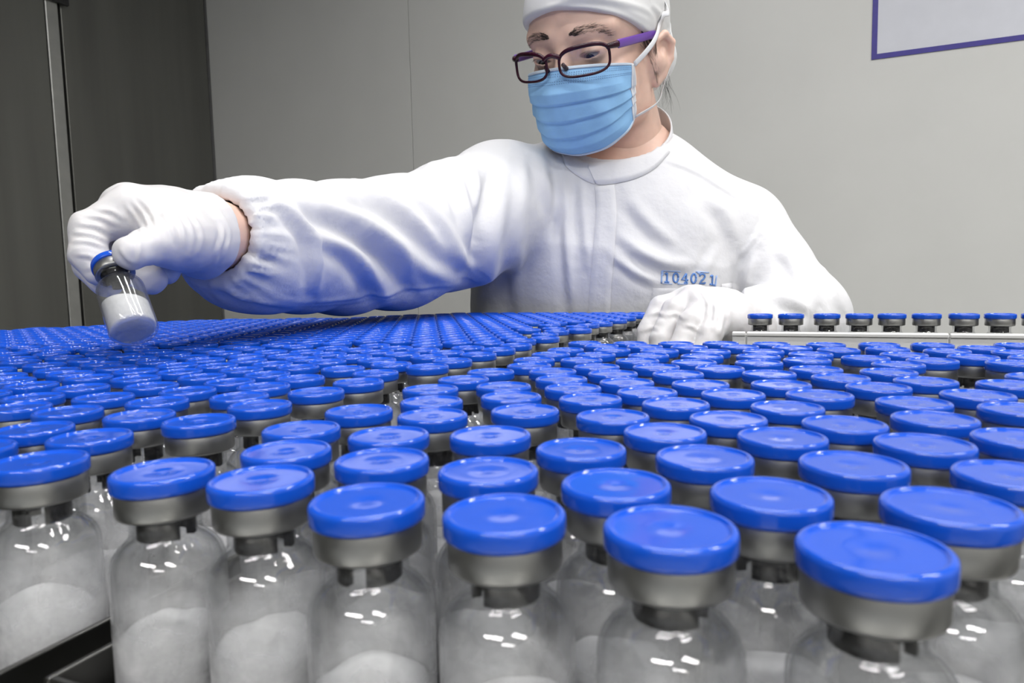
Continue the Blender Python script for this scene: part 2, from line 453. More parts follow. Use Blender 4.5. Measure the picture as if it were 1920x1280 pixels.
# ------------------------------------------------------------------ vials: where they stand
PIT = 0.0238
def world_ab(px, z):
    P = np.array([on_height(u, v, z) for u, v in px])
    return np.stack([P @ AX, P @ BX], 1)
Lm = world_ab(LEFT_PX, ZC - HL); Rm_ = world_ab(RIGHT_PX, ZC - HR)
back_px = [(1166, 585.5), (1068, 584), (980, 583), (880, 584), (800, 588), (640, 595), (480, 597), (360, 599), (180, 606), (95, 614), (45, 616), (-60, 622), (-160, 628)]
BKL = world_ab(back_px, ZC - HL)
bo = np.argsort(BKL[:, 0]); BKL = BKL[bo]
def hex_fill(existing, amin, amax, bmin, bmax, keep):
    out = []
    nb = int((bmax - bmin) / (PIT * .866)) + 1
    for j in range(nb):
        b = bmax - j * PIT * .866
        a = amax - (PIT / 2 if j % 2 else 0)
        while a > amin:
            if keep(a, b) and (len(existing) == 0 or np.min(np.hypot(existing[:, 0] - a, existing[:, 1] - b)) > .0195):
                out.append((a, b))
            a -= PIT
    return np.array(out).reshape(-1, 2)
def in_view(a, b, z, um=-150, uM=2060):
    p = ab(a, b, z)
    u, v, dz = project(p)
    return dz > .05 and um < u < uM
TB_BACK = TB1 - .0255
bk = lambda a: min(np.interp(a, BKL[:, 0], BKL[:, 1]), TB_BACK)
Lfill = hex_fill(Lm, -.84, SEAM_L, .10, .90, lambda a, b: b < bk(a) and in_view(a, b, ZC - HL) and (project(ab(a, b, ZC - HL))[1] < 700 or a < Lm[:, 0].min()))
def relax(P, fixed, lo_a, hi_a, hi_b=None, n=160):
    P = P.copy(); P0 = P.copy()
    for it in range(n):
        d = P[:, None] - P[None]; r = np.hypot(d[..., 0], d[..., 1]) + np.eye(len(P))
        w = np.where(r < .02365, (.02365 - r) / r, 0) * .5
        P += (d * w[..., None]).sum(1)
        P += (P0 - P) * (.02 if it < n - 60 else 0)
        P[:, 0] = np.clip(P[:, 0], lo_a, hi_a)
        if hi_b: P[:, 1] = np.minimum(P[:, 1], hi_b)
    return P
Lall = relax(np.vstack([Lm, Lfill]), None, -9, SEAM_L, TB_BACK)
# the right tray runs on beyond the frame's edge
rb_back = Rm_[:, 1].max()
Rfill = hex_fill(Rm_, SEAM_R, .42, .1045, rb_back, lambda a, b: project(ab(a, b, ZC - HR))[0] > 1905 and in_view(a, b, ZC - HR, 1905, 2250) and b > .16)
Rall = relax(np.vstack([Rm_, Rfill]), None, SEAM_R, 9)
FRONT_B = on_height(88, 1272, ZR + .012) @ BX
print('front', FRONT_B)
tray('steel_tray', -.855, SEAM_L + .0136, .045, TB1 - .012, ZL, .012, 'wide steel tray of vials under the outstretched sleeve')
tray('steel_tray', SEAM_R - .0136, .60, min(FRONT_B, .0915), Rall[:, 1].max() + .0145, ZR, .012, 'smaller steel tray of vials beside the white rail')

# ------------------------------------------------------------------ vials: the parts, in millimetres made metres
def vial_meshes(seg):
    mm = .001
    pr = lambda L: [(r * mm, z * mm) for r, z in L]
    glass = pr([(0, 1.6), (5, 1.2), (8.5, .5), (10, .05), (11.1, .5), (11.65, 1.7), (11.7, 3), (11.7, 12), (11.7, 22), (11.7, 29.6), (11.5, 31.4), (10.8, 33.2), (9.6, 34.8), (8.3, 36.0), (7.5, 36.9), (7.2, 37.9), (7.2, 40.6), (7.6, 41.4), (9.2, 41.8), (9.4, 42.4), (9.4, 45.0), (6.0, 45.2)])
    if seg >= 40:                                  # the nearest vials show both faces of their wall
        glass = glass + pr([(6.0, 41.5), (6.05, 37.6), (6.6, 36.4), (7.9, 35.4), (9.2, 34.2), (10.2, 32.7), (10.85, 31.1), (11.0, 29.5), (11.0, 22), (11.0, 12), (11.0, 3), (10.4, 1.9), (7, 1.9), (0, 2.2)])
    crimp = pr([(7.4, 42.0), (8.9, 41.75), (9.55, 41.9), (9.8, 42.5), (9.8, 46.9), (9.5, 47.5), (8, 47.6)])
    cap = pr([(8.6, 47.2), (10.1, 47.25), (10.45, 47.6), (10.5, 48.2), (10.5, 49.9), (10.36, 50.6), (9.95, 50.97), (9.55, 51.0), (9.35, 50.95), (9.22, 50.6), (9.05, 50.46), (8.6, 50.43), (5, 50.43), (1.5, 50.43), (1.2, 50.36), (.4, 50.34), (0, 50.38)])
    out = {}
    for n, p_, m_ in (('glass_body', glass, 'glass'), ('aluminium_crimp', crimp, 'alu'), ('flip_cap', cap, 'cap_blue')):
        V, Fc = lathe(p_, seg)
        out[n] = mesh_data(n, V, Fc, M[m_])
    # rubber stopper: plug disc with two curved legs and slots between
    st = []
    V, Fc = lathe(pr([(0, 41.2), (5.7, 41.2), (5.9, 41.6), (5.9, 45.3), (8.8, 45.4), (8.8, 47.2), (0, 47.3)]), seg)
    st.append((V, Fc))
    for s in (0, 1):
        ro, ri, z0, z1 = 5.9 * mm, 4.2 * mm, 36.6 * mm, 41.6 * mm
        n = max(6, seg // 3)
        a0, a1 = math.pi * s + .32, math.pi * (s + 1) - .32
        V, Fc = [], []
        for i in range(n + 1):
            t = a0 + (a1 - a0) * i / n
            c, s_ = math.cos(t), math.sin(t)
            V += [(ro * c, ro * s_, z0), (ro * c, ro * s_, z1), (ri * c, ri * s_, z1), (ri * c, ri * s_, z0)]
        for i in range(n):
            k = 4 * i
            Fc += [(k, k + 4, k + 5, k + 1), (k + 2, k + 6, k + 7, k + 3), (k + 3, k + 7, k + 4, k)]
        Fc += [(0, 1, 2, 3), (4 * n + 3, 4 * n + 2, 4 * n + 1, 4 * n)]
        st.append((V, Fc))
    V, Fc = join_vf(st)
    out['stopper'] = mesh_data('stopper', V, Fc, M['rubber'], smooth=False)
    return out

def powder_mesh(k, seg=28):
    """a lump of dry white powder with an uneven, tilted top"""
    r_ = np.random.default_rng(100 + k)
    h = .0125 + .006 * r_.random(); tilt = r_.normal(0, .13, 2); ph = r_.random(6) * 6.28
    V, Fc = [], []
    R0 = .01092
    rad = [0, .16, .32, .48, .64, .78, .9, .97, 1.0]
    def top(x, y):
        q = math.hypot(x, y) / R0
        return h + tilt[0] * x + tilt[1] * y + .0009 * math.sin(300 * x + ph[0]) * math.cos(280 * y + ph[1]) + .00025 * math.sin(900 * x + 500 * y + ph[2]) - .0026 * q ** 3
    V.append((0, 0, top(0, 0)))
    for q in rad[1:]:
        for i in range(seg):
            t = 2 * math.pi * i / seg
            x, y = R0 * q * math.cos(t), R0 * q * math.sin(t)
            V.append((x, y, top(x, y)))
    for z in (.004, .0016):
        for i in range(seg):
            t = 2 * math.pi * i / seg; rr = R0 if z > .003 else .0096
            V.append((rr * math.cos(t), rr * math.sin(t), z))
    V.append((0, 0, .0022))
    for i in range(seg):
        Fc.append((0, 1 + i, 1 + (i + 1) % seg))
        for j in range(len(rad) - 2 + 2):
            a, b_ = 1 + j * seg + i, 1 + j * seg + (i + 1) % seg
            Fc.append((a, a + seg, b_ + seg, b_))
        lastr = 1 + (len(rad)) * seg
        Fc.append((lastr + i, len(V) - 1, lastr + (i + 1) % seg))
    return mesh_data('powder', V, Fc, M['powder'])

VM_HI, VM_MID = vial_meshes(48), vial_meshes(24)
POW = [powder_mesh(k) for k in range(6)]
NAMES = ('glass_body', 'powder', 'stopper', 'aluminium_crimp', 'flip_cap')
def make_vial(loc, label, group, hi=False, spin=0.0, lean=None):
    root = empty('vial', loc)
    root.rotation_euler = (0 if lean is None else lean[0], 0 if lean is None else lean[1], spin)
    tag(root, label, 'vial', group)
    vm = VM_HI if hi else VM_MID
    for n in NAMES:
        add(n, random.choice(POW) if n == 'powder' else vm[n], root)
    return root

spots = [(a, b, ZL, 'L') for a, b in Lall] + [(a, b, ZR, 'R') for a, b in Rall]
info = []
for a, b, z, s in spots:
    p = ab(a, b, z)
    u, v, dz = project(p + ZV * VH)
    vis = -130 < u < 2050
    info.append((dz, p, s, vis, u))
info.sort(key=lambda q: q[0] if q[3] else 9 + q[0])
N_SINGLE = 289
RB_MAX = Rall[:, 1].max()
def vial_label(s, a, b):
    """what sets a vial apart: the rim, gap or rail it stands beside"""
    if s == 'L':
        if a > SEAM_L - .012: return 'blue-capped powder vial in the wide tray, in its edge row along the tray gap', 'edge row of the wide tray'
        return 'glass powder vial with blue cap amid the wide tray under the outstretched sleeve', 'vials in the wide tray'
    if b < .118: return 'blue-capped powder vial in the row along the front rim of the smaller tray', 'front row of the smaller tray'
    if a < SEAM_R + .012: return 'blue-capped powder vial in the smaller tray, in its edge row along the tray gap', 'edge row of the smaller tray'
    if b > RB_MAX - .012: return 'blue-capped vial in the smaller tray, in its last row facing the white rail', 'last row of the smaller tray'
    return 'glass powder vial with blue cap amid the smaller tray beside the white rail', 'vials in the smaller tray'
rest = []
for i, (dz, p, s, vis, u) in enumerate(info):
    if i < N_SINGLE:
        make_vial(p, *vial_label(s, p @ AX, p @ BX), hi=dz < .2, spin=random.uniform(0, 6.28))
    else:
        rest.append(p)
print('vials', len(info), 'single', min(N_SINGLE, len(info)), 'rest', len(rest))
# the far vials beyond the first few hundred: same vial, joined
if rest:
    lo = vial_meshes(14)
    Vs, Fs, ms = [], [], []
    mats = [M['glass'], M['powder'], M['rubber'], M['alu'], M['cap_blue']]
    src = [lo['glass_body'], powder_mesh(3, 12), lo['stopper'], lo['aluminium_crimp'], lo['flip_cap']]
    nv = 0
    for k, me in enumerate(src):
        co = np.zeros(len(me.vertices) * 3); me.vertices.foreach_get('co', co); co = co.reshape(-1, 3)
        pf = [tuple(p_.vertices) for p_ in me.polygons]
        for p in rest:
            Vs.append(co + p); Fs += [tuple(i + nv for i in f) for f in pf]; ms += [k] * len(pf); nv += len(co)
    me = mesh_data('vial_crowd', np.vstack(Vs), Fs, mats=mats, fmat=ms)
    o = tag(add('vial_crowd', me), 'crowd of blue-capped glass vials filling the far side of the wide tray', 'vials', kind='stuff')
# ------------------------------------------------------------------ white rail with its single row of vials
RAIL_B, RAIL_TOP = .623, ZC - .0468
ZRAIL = ZC - .0325 - VH
ra0 = (lambda d: (CAM + d * ((RAIL_B - .0145) / (d @ BX))) @ AX)(ray(1372, 630))
rail = tag(empty('white_rail', ab(.15, RAIL_B, TT)), 'white plastic guide rail holding one row of vials beside the gloved hand', 'rail')
def rpart(name, a0, a1, b0, b1, z0, z1, bev=.0008):
    o = slab(name, a0, a1, b0, b1, z0, z1, M['rail'], None, bev)
    o.parent = rail; o.matrix_parent_inverse = Matrix.Translation(rail.location).inverted()
rpart('bed', ra0, .58, RAIL_B - .0125, RAIL_B + .0125, TT, ZRAIL)
seam_a = (lambda d: (CAM + d * ((RAIL_B - .0145) / (d @ BX))) @ AX)(ray(1399, 630))
segs = [ra0, seam_a] + [seam_a + .148 * k for k in (1, 2, 3)]
for s0, s1 in zip(segs, segs[1:]):
    rpart('front_guard', s0 + .0005, s1 - .0005, RAIL_B - .0150, RAIL_B - .0126, TT, RAIL_TOP)
    rpart('guard_lip', s0 + .0005, s1 - .0005, RAIL_B - .0165, RAIL_B - .01505, RAIL_TOP - .0035, RAIL_TOP - .0008, .0005)
rpart('back_guard', ra0, .58, RAIL_B + .0126, RAIL_B + .0150, TT, RAIL_TOP - .004)
for u in (1425, 1483, 1550, 1611, 1672, 1737, 1807, 1875, 1946):
    d = ray(u, 600); p = CAM + d * (RAIL_B / (d @ BX))
    make_vial(ab(p @ AX, RAIL_B, ZRAIL), 'blue-capped vial on the white rail, end one beside the gloved hand' if u == 1425 else 'glass vial with blue cap standing in the single row on the white rail', 'vials on the white rail', spin=random.uniform(0, 6.28))
# ------------------------------------------------------------------ implicit surfaces for the figure
import openvdb
class Field:
    """a signed-distance grid that rounded primitives are blended into"""
    def __init__(s, lo, hi, vox):
        s.lo = np.asarray(lo, float); s.vox = vox
        s.n = np.ceil((np.asarray(hi, float) - s.lo) / vox).astype(int) + 1
        s.A = np.full(s.n, .06, np.float32)
    def block(s, lo, hi, pad):
        i0 = np.clip(np.floor((np.asarray(lo) - pad - s.lo) / s.vox).astype(int), 0, s.n)
        i1 = np.clip(np.ceil((np.asarray(hi) + pad - s.lo) / s.vox).astype(int) + 1, 0, s.n)
        if np.any(i1 <= i0): return None, None
        ax = [(s.lo[k] + s.vox * np.arange(i0[k], i1[k])).astype(np.float32) for k in range(3)]
        return tuple(slice(i0[k], i1[k]) for k in range(3)), (ax[0][:, None, None], ax[1][None, :, None], ax[2][None, None, :])
    def blend(s, sl, d, k, sub=False):
        a = s.A[sl]
        if sub:                                   # smooth subtraction
            b = -d
            h = np.clip(.5 - .5 * (a - b) / k, 0, 1) if k else (b > a)
            s.A[sl] = a * (1 - h) + b * h + k * h * (1 - h)
        else:
            h = np.clip(.5 + .5 * (a - d) / k, 0, 1) if k else (d < a)
            s.A[sl] = a * (1 - h) + d * h - k * h * (1 - h)
    def cone(s, p, q, r1, r2, k=.006, flat=None, sub=False, pad=None):
        p, q = np.asarray(p, float), np.asarray(q, float)
        r = max(r1, r2); pad = (k + .012) if pad is None else pad
        sl, c = s.block(np.minimum(p, q) - r, np.maximum(p, q) + r, pad)
        if sl is None: return
        X, Y, Z = c[0] - np.float32(p[0]), c[1] - np.float32(p[1]), c[2] - np.float32(p[2])
        v = (q - p).astype(np.float32); sc = 1.0
        if flat is not None:                      # squash along one direction
            f, amount = np.asarray(flat[0], np.float32), flat[1]
            dd = (X * f[0] + Y * f[1] + Z * f[2]) * np.float32(1 / amount - 1)
            X = X + dd * f[0]; Y = Y + dd * f[1]; Z = Z + dd * f[2]; sc = (1 + amount) / 2
            v = v + f * (v @ f) * (1 / amount - 1)
        t = np.clip((X * v[0] + Y * v[1] + Z * v[2]) / np.float32(max(v @ v, 1e-12)), 0, 1)
        d = np.sqrt((X - t * v[0]) ** 2 + (Y - t * v[1]) ** 2 + (Z - t * v[2]) ** 2) - (r1 + (r2 - r1) * t).astype(np.float32)
        s.blend(sl, d * np.float32(sc), np.float32(k), sub)
    def chain(s, pts, rad, k=.006, **kw):
        for i in range(len(pts) - 1):
            s.cone(pts[i], pts[i + 1], rad[i], rad[i + 1], k, **kw)
    def ell(s, c0, R, rad, k=.006, sub=False):
        c0, rad = np.asarray(c0, float), np.asarray(rad, float)
        R = np.eye(3) if R is None else np.asarray(R, float)      # columns are the axes
        ext = np.sqrt(((R * rad) ** 2).sum(1))
        sl, c = s.block(c0 - ext, c0 + ext, k + .012)
        if sl is None: return
        X, Y, Z = (c[i] - np.float32(c0[i]) for i in range(3))
        k0 = 0; k1 = 0
        for j in range(3):
            w = (X * np.float32(R[0, j]) + Y * np.float32(R[1, j]) + Z * np.float32(R[2, j]))
            k0 = k0 + (w / np.float32(rad[j])) ** 2; k1 = k1 + (w / np.float32(rad[j] ** 2)) ** 2
        k0 = np.sqrt(k0); k1 = np.sqrt(k1) + 1e-9
        s.blend(sl, k0 * (k0 - 1) / k1, np.float32(k), sub)
    def box(s, c0, R, half, r, k=.01):
        c0, half = np.asarray(c0, float), np.asarray(half, float) - r
        R = np.asarray(R, float); ext = np.abs(R) @ (half + r)
        sl, c = s.block(c0 - ext, c0 + ext, k + .012)
        if sl is None: return
        X, Y, Z = (c[i] - np.float32(c0[i]) for i in range(3))
        q = [np.abs(X * np.float32(R[0, j]) + Y * np.float32(R[1, j]) + Z * np.float32(R[2, j])) - np.float32(half[j]) for j in range(3)]
        d = np.sqrt(sum(np.maximum(t, 0) ** 2 for t in q)) + np.minimum(np.maximum(np.maximum(q[0], q[1]), q[2]), 0) - np.float32(r)
        s.blend(sl, d, np.float32(k))
    def half(s, p, n, k=.002, box=None):
        """keep only the side of the plane that n points away from"""
        sl, c = s.block(s.lo, s.lo + s.n * s.vox, 0) if box is None else s.block(np.asarray(p) - box, np.asarray(p) + box, 0)
        n = np.asarray(n, float); n = n / np.linalg.norm(n)
        d = (c[0] - p[0]) * n[0] + (c[1] - p[1]) * n[1] + (c[2] - p[2]) * n[2]
        s.blend(sl, (-d).astype(np.float32), np.float32(k), True)
    def mesh(s, adapt=0.0):
        g = openvdb.FloatGrid(.06)
        g.copyFromArray(np.ascontiguousarray(s.A))
        P, T, Q = g.convertToPolygons(0.0, adapt)
        P = np.asarray(P, float) * s.vox + s.lo
        Q = np.asarray(Q, int).reshape(-1, 4); T = np.asarray(T, int).reshape(-1, 3)
        # outward winding
        a, b, c, d = (P[Q[:, i]] for i in range(4))
        vol = (np.einsum('ij,ij->i', a, np.cross(b, c)) + np.einsum('ij,ij->i', a, np.cross(c, d))).sum()
        if len(T): vol += np.einsum('ij,ij->i', P[T[:, 0]], np.cross(P[T[:, 1]], P[T[:, 2]])).sum()
        if vol < 0: Q, T = Q[:, ::-1], T[:, ::-1]
        return P, Q, T

def normals_of(P, Q, T):
    n = np.zeros_like(P)
    if len(Q):
        f = np.cross(P[Q[:, 2]] - P[Q[:, 0]], P[Q[:, 3]] - P[Q[:, 1]])
        for i in range(4): np.add.at(n, Q[:, i], f)
    if len(T):
        f = np.cross(P[T[:, 1]] - P[T[:, 0]], P[T[:, 2]] - P[T[:, 0]])
        for i in range(3): np.add.at(n, T[:, i], f)
    return n / (np.linalg.norm(n, axis=1)[:, None] + 1e-12)

def smooth_pts(P, Q, T, n=1, lam=.5):
    E = [Q[:, [i, (i + 1) % 4]] for i in range(4)] + [T[:, [i, (i + 1) % 3]] for i in range(3)]
    E = np.vstack(E); E = np.vstack([E, E[:, ::-1]])
    cnt = np.bincount(E[:, 0], minlength=len(P))[:, None] + 1e-9
    for _ in range(n):
        S = np.stack([np.bincount(E[:, 0], weights=P[E[:, 1], k], minlength=len(P)) for k in range(3)], 1)
        P = P * (1 - lam) + lam * S / cnt
    return P

def polyline_sd(U, W, pts):
    """signed distance (left of the stroke is positive) and run along the stroke 0..1"""
    pts = np.asarray(pts, float)
    L = np.r_[0, np.cumsum(np.hypot(*np.diff(pts, axis=0).T))]
    best = np.full(len(U), 1e9); sd = np.zeros(len(U)); run = np.zeros(len(U))
    for i in range(len(pts) - 1):
        a, v = pts[i], pts[i + 1] - pts[i]
        l2 = v @ v
        t0 = ((U - a[0]) * v[0] + (W - a[1]) * v[1]) / l2
        t = np.clip(t0, 0, 1)
        dx, dy = U - a[0] - t * v[0], W - a[1] - t * v[1]
        d = np.hypot(dx, dy)
        m = d < best
        best[m] = d[m]; sd[m] = (d * np.sign(v[0] * dy - v[1] * dx + 1e-9))[m]
        run[m] = ((L[i] + t * math.sqrt(l2)) / L[-1])[m]
    return sd, run

def sculpt(P, N, strokes):
    """press folds and creases seen in the cloth into the side of the surface that shows them.
    stroke = (points, half width, height, kind); heights in metres, kind: ridge, crease, fold"""
    u, v, z = project(P)
    view = (P - CAM); view /= np.linalg.norm(view, axis=1)[:, None]
    face = np.clip(-(view * N).sum(1) * 2.5 + .35, 0, 1)
    D = np.zeros(len(P))
    for st in strokes:
        pts, sig, amp = st[0], st[1], st[2]
        kind = st[3] if len(st) > 3 else 'fold'
        pts = spline(pts, max(8, 5 * len(pts))) if len(pts) > 2 else np.asarray(pts, float)
        lo, hi = np.min(pts, 0) - 4 * sig, np.max(pts, 0) + 4 * sig
        m = (u > lo[0]) & (u < hi[0]) & (v > lo[1]) & (v < hi[1]) & (face > 0)
        if not m.any(): continue
        sd, run = polyline_sd(u[m], v[m], pts)
        taper = np.sin(np.pi * np.clip(run * .94 + .03, 0, 1)) ** .6
        g = np.exp(-(sd / sig) ** 2)
        if kind == 'crease': f = -g
        elif kind == 'ridge': f = g
        else: f = g - .75 * np.exp(-((sd - 1.7 * sig) / sig) ** 2)
        D[m] += amp * f * taper * face[m]
    return P + N * D[:, None]

def vnoise(P, scale, seed=0):
    """smooth value noise in -1..1"""
    r_ = np.random.default_rng(seed)
    out = np.zeros(len(P))
    for _ in range(7):
        k = r_.normal(0, 1, 3) * scale; ph = r_.random() * 6.28
        k2 = r_.normal(0, 1, 3) * scale * .6
        out += np.sin(P @ k + ph + 1.3 * np.sin(P @ k2 + ph * 2))
    return out / 4.0

def to_obj(name, P, Q, T, mat, parent=None):
    return add(name, fast_mesh(name, P, Q, T, mat), parent)
# ------------------------------------------------------------------ the person: materials and pose
M['skin'] = pmat('skin', (.79, .535, .425), .45, var=.08, scale=45, bump=.12, bscale=900, sss=.12, sss_scale=.006)
M['coat'] = pmat('white_cotton', (.715, .715, .725), .75, var=.012, scale=12, bump=.45, bscale=60, spec=.25, bdist=.003)
M['capcloth'] = pmat('white_cap_cloth', (.80, .80, .79), .8, var=.015, scale=20, bump=.1, bscale=1200, spec=.2)
M['glove'] = pmat('white_latex', (.68, .667, .665), .45, var=.03, scale=60, bump=.1, bscale=350, spec=.4, sss=.05, sss_scale=.002)
M['mask'] = pmat('blue_nonwoven', (.30, .56, .86), .75, var=.04, scale=60, bump=.15, bscale=900, spec=.2)
M['mask_edge'] = pmat('pale_mask_edge', (.66, .77, .88), .75, var=.04, bump=.3, bscale=1200, spec=.2)
M['tie'] = pmat('white_tie_band', (.82, .83, .84), .8, var=.02, bump=.2, bscale=1500, spec=.2)
M['stitch'] = pmat('dark_blue_stitch', (.10, .17, .36), .7)
M['frame'] = pmat('maroon_frame', (.030, .003, .012), .25, var=.6, scale=70, spec=.3)
M['temple'] = pmat('purple_temple', (.15, .055, .36), .3, var=.05)
M['hair'] = pmat('black_hair', (.012, .010, .010), .4, var=.3)
M['lens'] = glass_mat('spectacle_lens', dust=.0, tint=(.98, .985, .985), edge=(.95, .955, .955))
M['white_eye'] = pmat('eye_white', (.34, .31, .29), .25)
M['iris'] = pmat('dark_iris', (.018, .012, .009), .12)
M['ink'] = pmat('stamp_ink', (.13, .27, .62), .8, var=.15, scale=150)
M['ink_pale'] = pmat('stamp_ink_pale', (.34, .48, .78), .8, var=.15, scale=150)
M['shoe'] = pmat('white_shoe', (.7, .7, .7), .5)

def rot(y, p, r):
    return np.array(Matrix.Rotation(y, 3, 'Z') @ Matrix.Rotation(p, 3, 'X') @ Matrix.Rotation(r, 3, 'Y'))
HR_ = rot(math.radians(-33.5), math.radians(19.0), math.radians(4.0))
HO = np.array([.119, .915, ZC + .297])
def hd(x, y, z):                                  # head-local point to the room
    return HO + HR_ @ np.array([x, y, z])
def hds(L): return np.array([hd(*q) for q in L])

person = None
# ---- head and neck, fine grid in head-local axes
NB = HR_.T @ (at(1172, 300, .975) - HO)            # root of the neck, head-local
fh = Field((-.105, -.135, -.215), (.105, .135, .15), .0014)
fh.ell((0, .016, .046), None, (.0765, .094, .083), .01)
fh.ell((0, -.030, .030), None, (.0690, .0685, .075), .02)
fh.ell((0, -.032, -.035), None, (.0655, .060, .060), .02)
fh.ell((0, -.046, -.078), None, (.044, .043, .033), .025)
for s in (-1, 1):
    fh.cone((s * .056, .004, -.030), (s * .050, -.004, -.068), .018, .016, .02)
    fh.cone((s * .050, -.004, -.068), (s * .018, -.068, -.095), .016, .015, .02)
    fh.ell((s * .041, -.060, -.034), None, (.021, .020, .022), .025)        # cheeks
    fh.cone((s * .012, -.0895, .023), (s * .050, -.072, .026), .009, .008, .014)  # brows
    fh.ell((s * .033, -.103, .004), None, (.019, .013, .011), .008, sub=True)   # sockets
    fh.ell((s * .0325, -.0805, .003), None, (.0158, .0138, .0132), .004)          # lids over the eyes
    fh.ell((s * .0325, -.0945, -.0012), np.array(Matrix.Rotation(s * -.10, 3, 'Y')), (.0140, .0105, .0027), .001, sub=True)
fh.cone((0, -.091, .012), (0, -.108, -.028), .0085, .011, .010)
fh.ell((0, -.107, -.033), None, (.017, .013, .010), .008)
fh.cone((0, .030, -.035), NB, .054, .060, .02)
for s in (-1, 1):                                  # ears: shell, rim, lobe, hollow
    Re = np.array(Matrix.Rotation(-s * math.radians(26), 3, 'Z') @ Matrix.Rotation(math.radians(-10), 3, 'X'))
    c0 = np.array([s * .0775, .012, -.021])
    ep = lambda x, y, z: c0 + Re @ np.array([s * x, y, z])
    fh.ell(ep(.002, 0, 0), Re, (.0055, .0165, .029), .004)
    fh.chain([ep(.003, -.013, .008), ep(.005, -.010, .023), ep(.006, .003, .031), ep(.007, .015, .022), ep(.006, .016, .003), ep(.003, .008, -.016), ep(.001, -.002, -.026)],
             [.0034, .0042, .0044, .0046, .0042, .0046, .0064], .0025)
    fh.ell(ep(.0085, .001, .006), Re, (.0065, .0100, .0175), .002, sub=True)
    fh.chain([ep(.002, -.004, -.012), ep(.004, .006, -.002), ep(.004, .004, .012)], [.003, .003, .0025], .003)
    fh.cone(ep(.001, -.015, -.004), ep(.001, -.014, -.009), .004, .004, .004)
    fh.cone((s * .062, .012, -.018), ep(0, -.004, -.002), .013, .011, .012)
P, Q, T = fh.mesh()
P = smooth_pts(P, Q, T, 1, .4)
HEAD_LOCAL = (P, Q, T)
head_bvh = BVHTree.FromPolygons([Vector(p) for p in P], [tuple(q) for q in Q.tolist()] + [tuple(t) for t in T.tolist()])
HEADW = P @ HR_.T + HO

# ---- limbs and trunk under the clothes
RSH, LSH = at(935, 372, .93), at(1376, 440, .95)
RE, RW = at(606, 476, .685), at(400, 440, .466)
LE, LW = at(1498, 600, .88), at(1398, 615, .672)
NECK = at(1172, 300, .975)
CH, PEL = at(1142, 480, .985), np.array([.125, 1.045, .80])
FACING = np.array([-.30, -.95, 0]); FACING /= np.linalg.norm(FACING)
SIDE = np.array([-FACING[1], FACING[0], 0])
HIPS = [PEL + SIDE * s * .085 + np.array([0, 0, -.02]) for s in (-1, 1)]
ANK = [np.array([h[0], h[1] + .03, .10]) for h in HIPS]

# ---- the right hand (thumb towards the lens) pinching a vial, the left hand on the rail
HANDS = {
 'r': dict(
  bones=[
   ([at(398, 438, .462), at(372, 434, .450), at(304, 420, .424), at(248, 396, .408)], [.0215, .0222, .0192, .0130]),   # wrist to index knuckle
   ([at(392, 440, .466), at(300, 414, .440), at(240, 392, .428)], [.0210, .0180, .0130]),
   ([at(392, 446, .472), at(310, 426, .454), at(248, 402, .447)], [.0200, .0170, .0125]),
   ([at(392, 454, .474), at(325, 440, .466), at(262, 414, .462)], [.0190, .0165, .0115]),
   ([at(388, 456, .444), at(345, 452, .414), at(318, 452, .396)], [.0180, .0150, .0125]),                         # thenar
  ],
  fingers=[
   ([at(318, 452, .396), at(276, 462, .376), at(246, 474, .3645)], [.0125, .0093, .0086]),          # thumb
   ([at(248, 396, .408), at(168, 428, .392), at(165, 476, .3860), at(188, 508, .3865)], [.0122, .0097, .0092, .0083]),
   ([at(240, 392, .428), at(176, 440, .418), at(172, 497, .406), at(200, 528, .400)], [.0125, .0100, .0094, .0085]),
   ([at(248, 402, .447), at(222, 455, .440), at(246, 505, .421), at(284, 524, .410)], [.0120, .0098, .0092, .0084]),
   ([at(262, 414, .462), at(252, 460, .456), at(280, 495, .444), at(313, 508, .434)], [.0110, .0092, .0085, .0077]),
  ]),
 'l': dict(
  bones=[
   ([LW, at(1350, 590, .672), at(1292, 566, .668)], [.0240, .0220, .0135]),
   ([LW, at(1352, 588, .655), at(1304, 566, .650)], [.0240, .0215, .0135]),
   ([LW, at(1356, 598, .642), at(1322, 580, .634)], [.0240, .0200, .0130]),
   ([LW, at(1366, 612, .636), at(1344, 602, .620)], [.0230, .0180, .0120]),
  ],
  fingers=[
   ([at(1340, 612, .684), at(1300, 636, .690), at(1268, 668, .685)], [.0150, .0110, .0095]),
   ([at(1292, 566, .668), at(1240, 576, .664), at(1216, 622, .655), at(1210, 672, .648)], [.0130, .0110, .0102, .0092]),
   ([at(1304, 566, .650), at(1264, 582, .642), at(1240, 636, .632), at(1238, 686, .626)], [.0130, .0112, .0104, .0094]),
   ([at(1322, 580, .634), at(1296, 604, .620), at(1276, 654, .612), at(1276, 694, .608)], [.0128, .0110, .0102, .0092]),
   ([at(1344, 602, .620), at(1332, 626, .606), at(1318, 666, .600), at(1318, 698, .597)], [.0118, .0102, .0094, .0085]),
  ])}
def add_hand(f, h, off, k=.006, kf=.0022):
    for pts, rad in h['bones']:
        f.chain(pts, [r + off for r in rad], .012)
    for pts, rad in h['fingers']:
        # each finger is blended on its own so that neighbours stay apart
        P_ = spline(pts, 3 * len(pts)) if False else pts
        f.chain(P_, [r + off for r in rad], kf if off >= 0 else .003)
    for pts, rad in h['fingers']:
        f.ell(pts[0], None, [(rad[0] + off) * 1.02] * 3, .010)

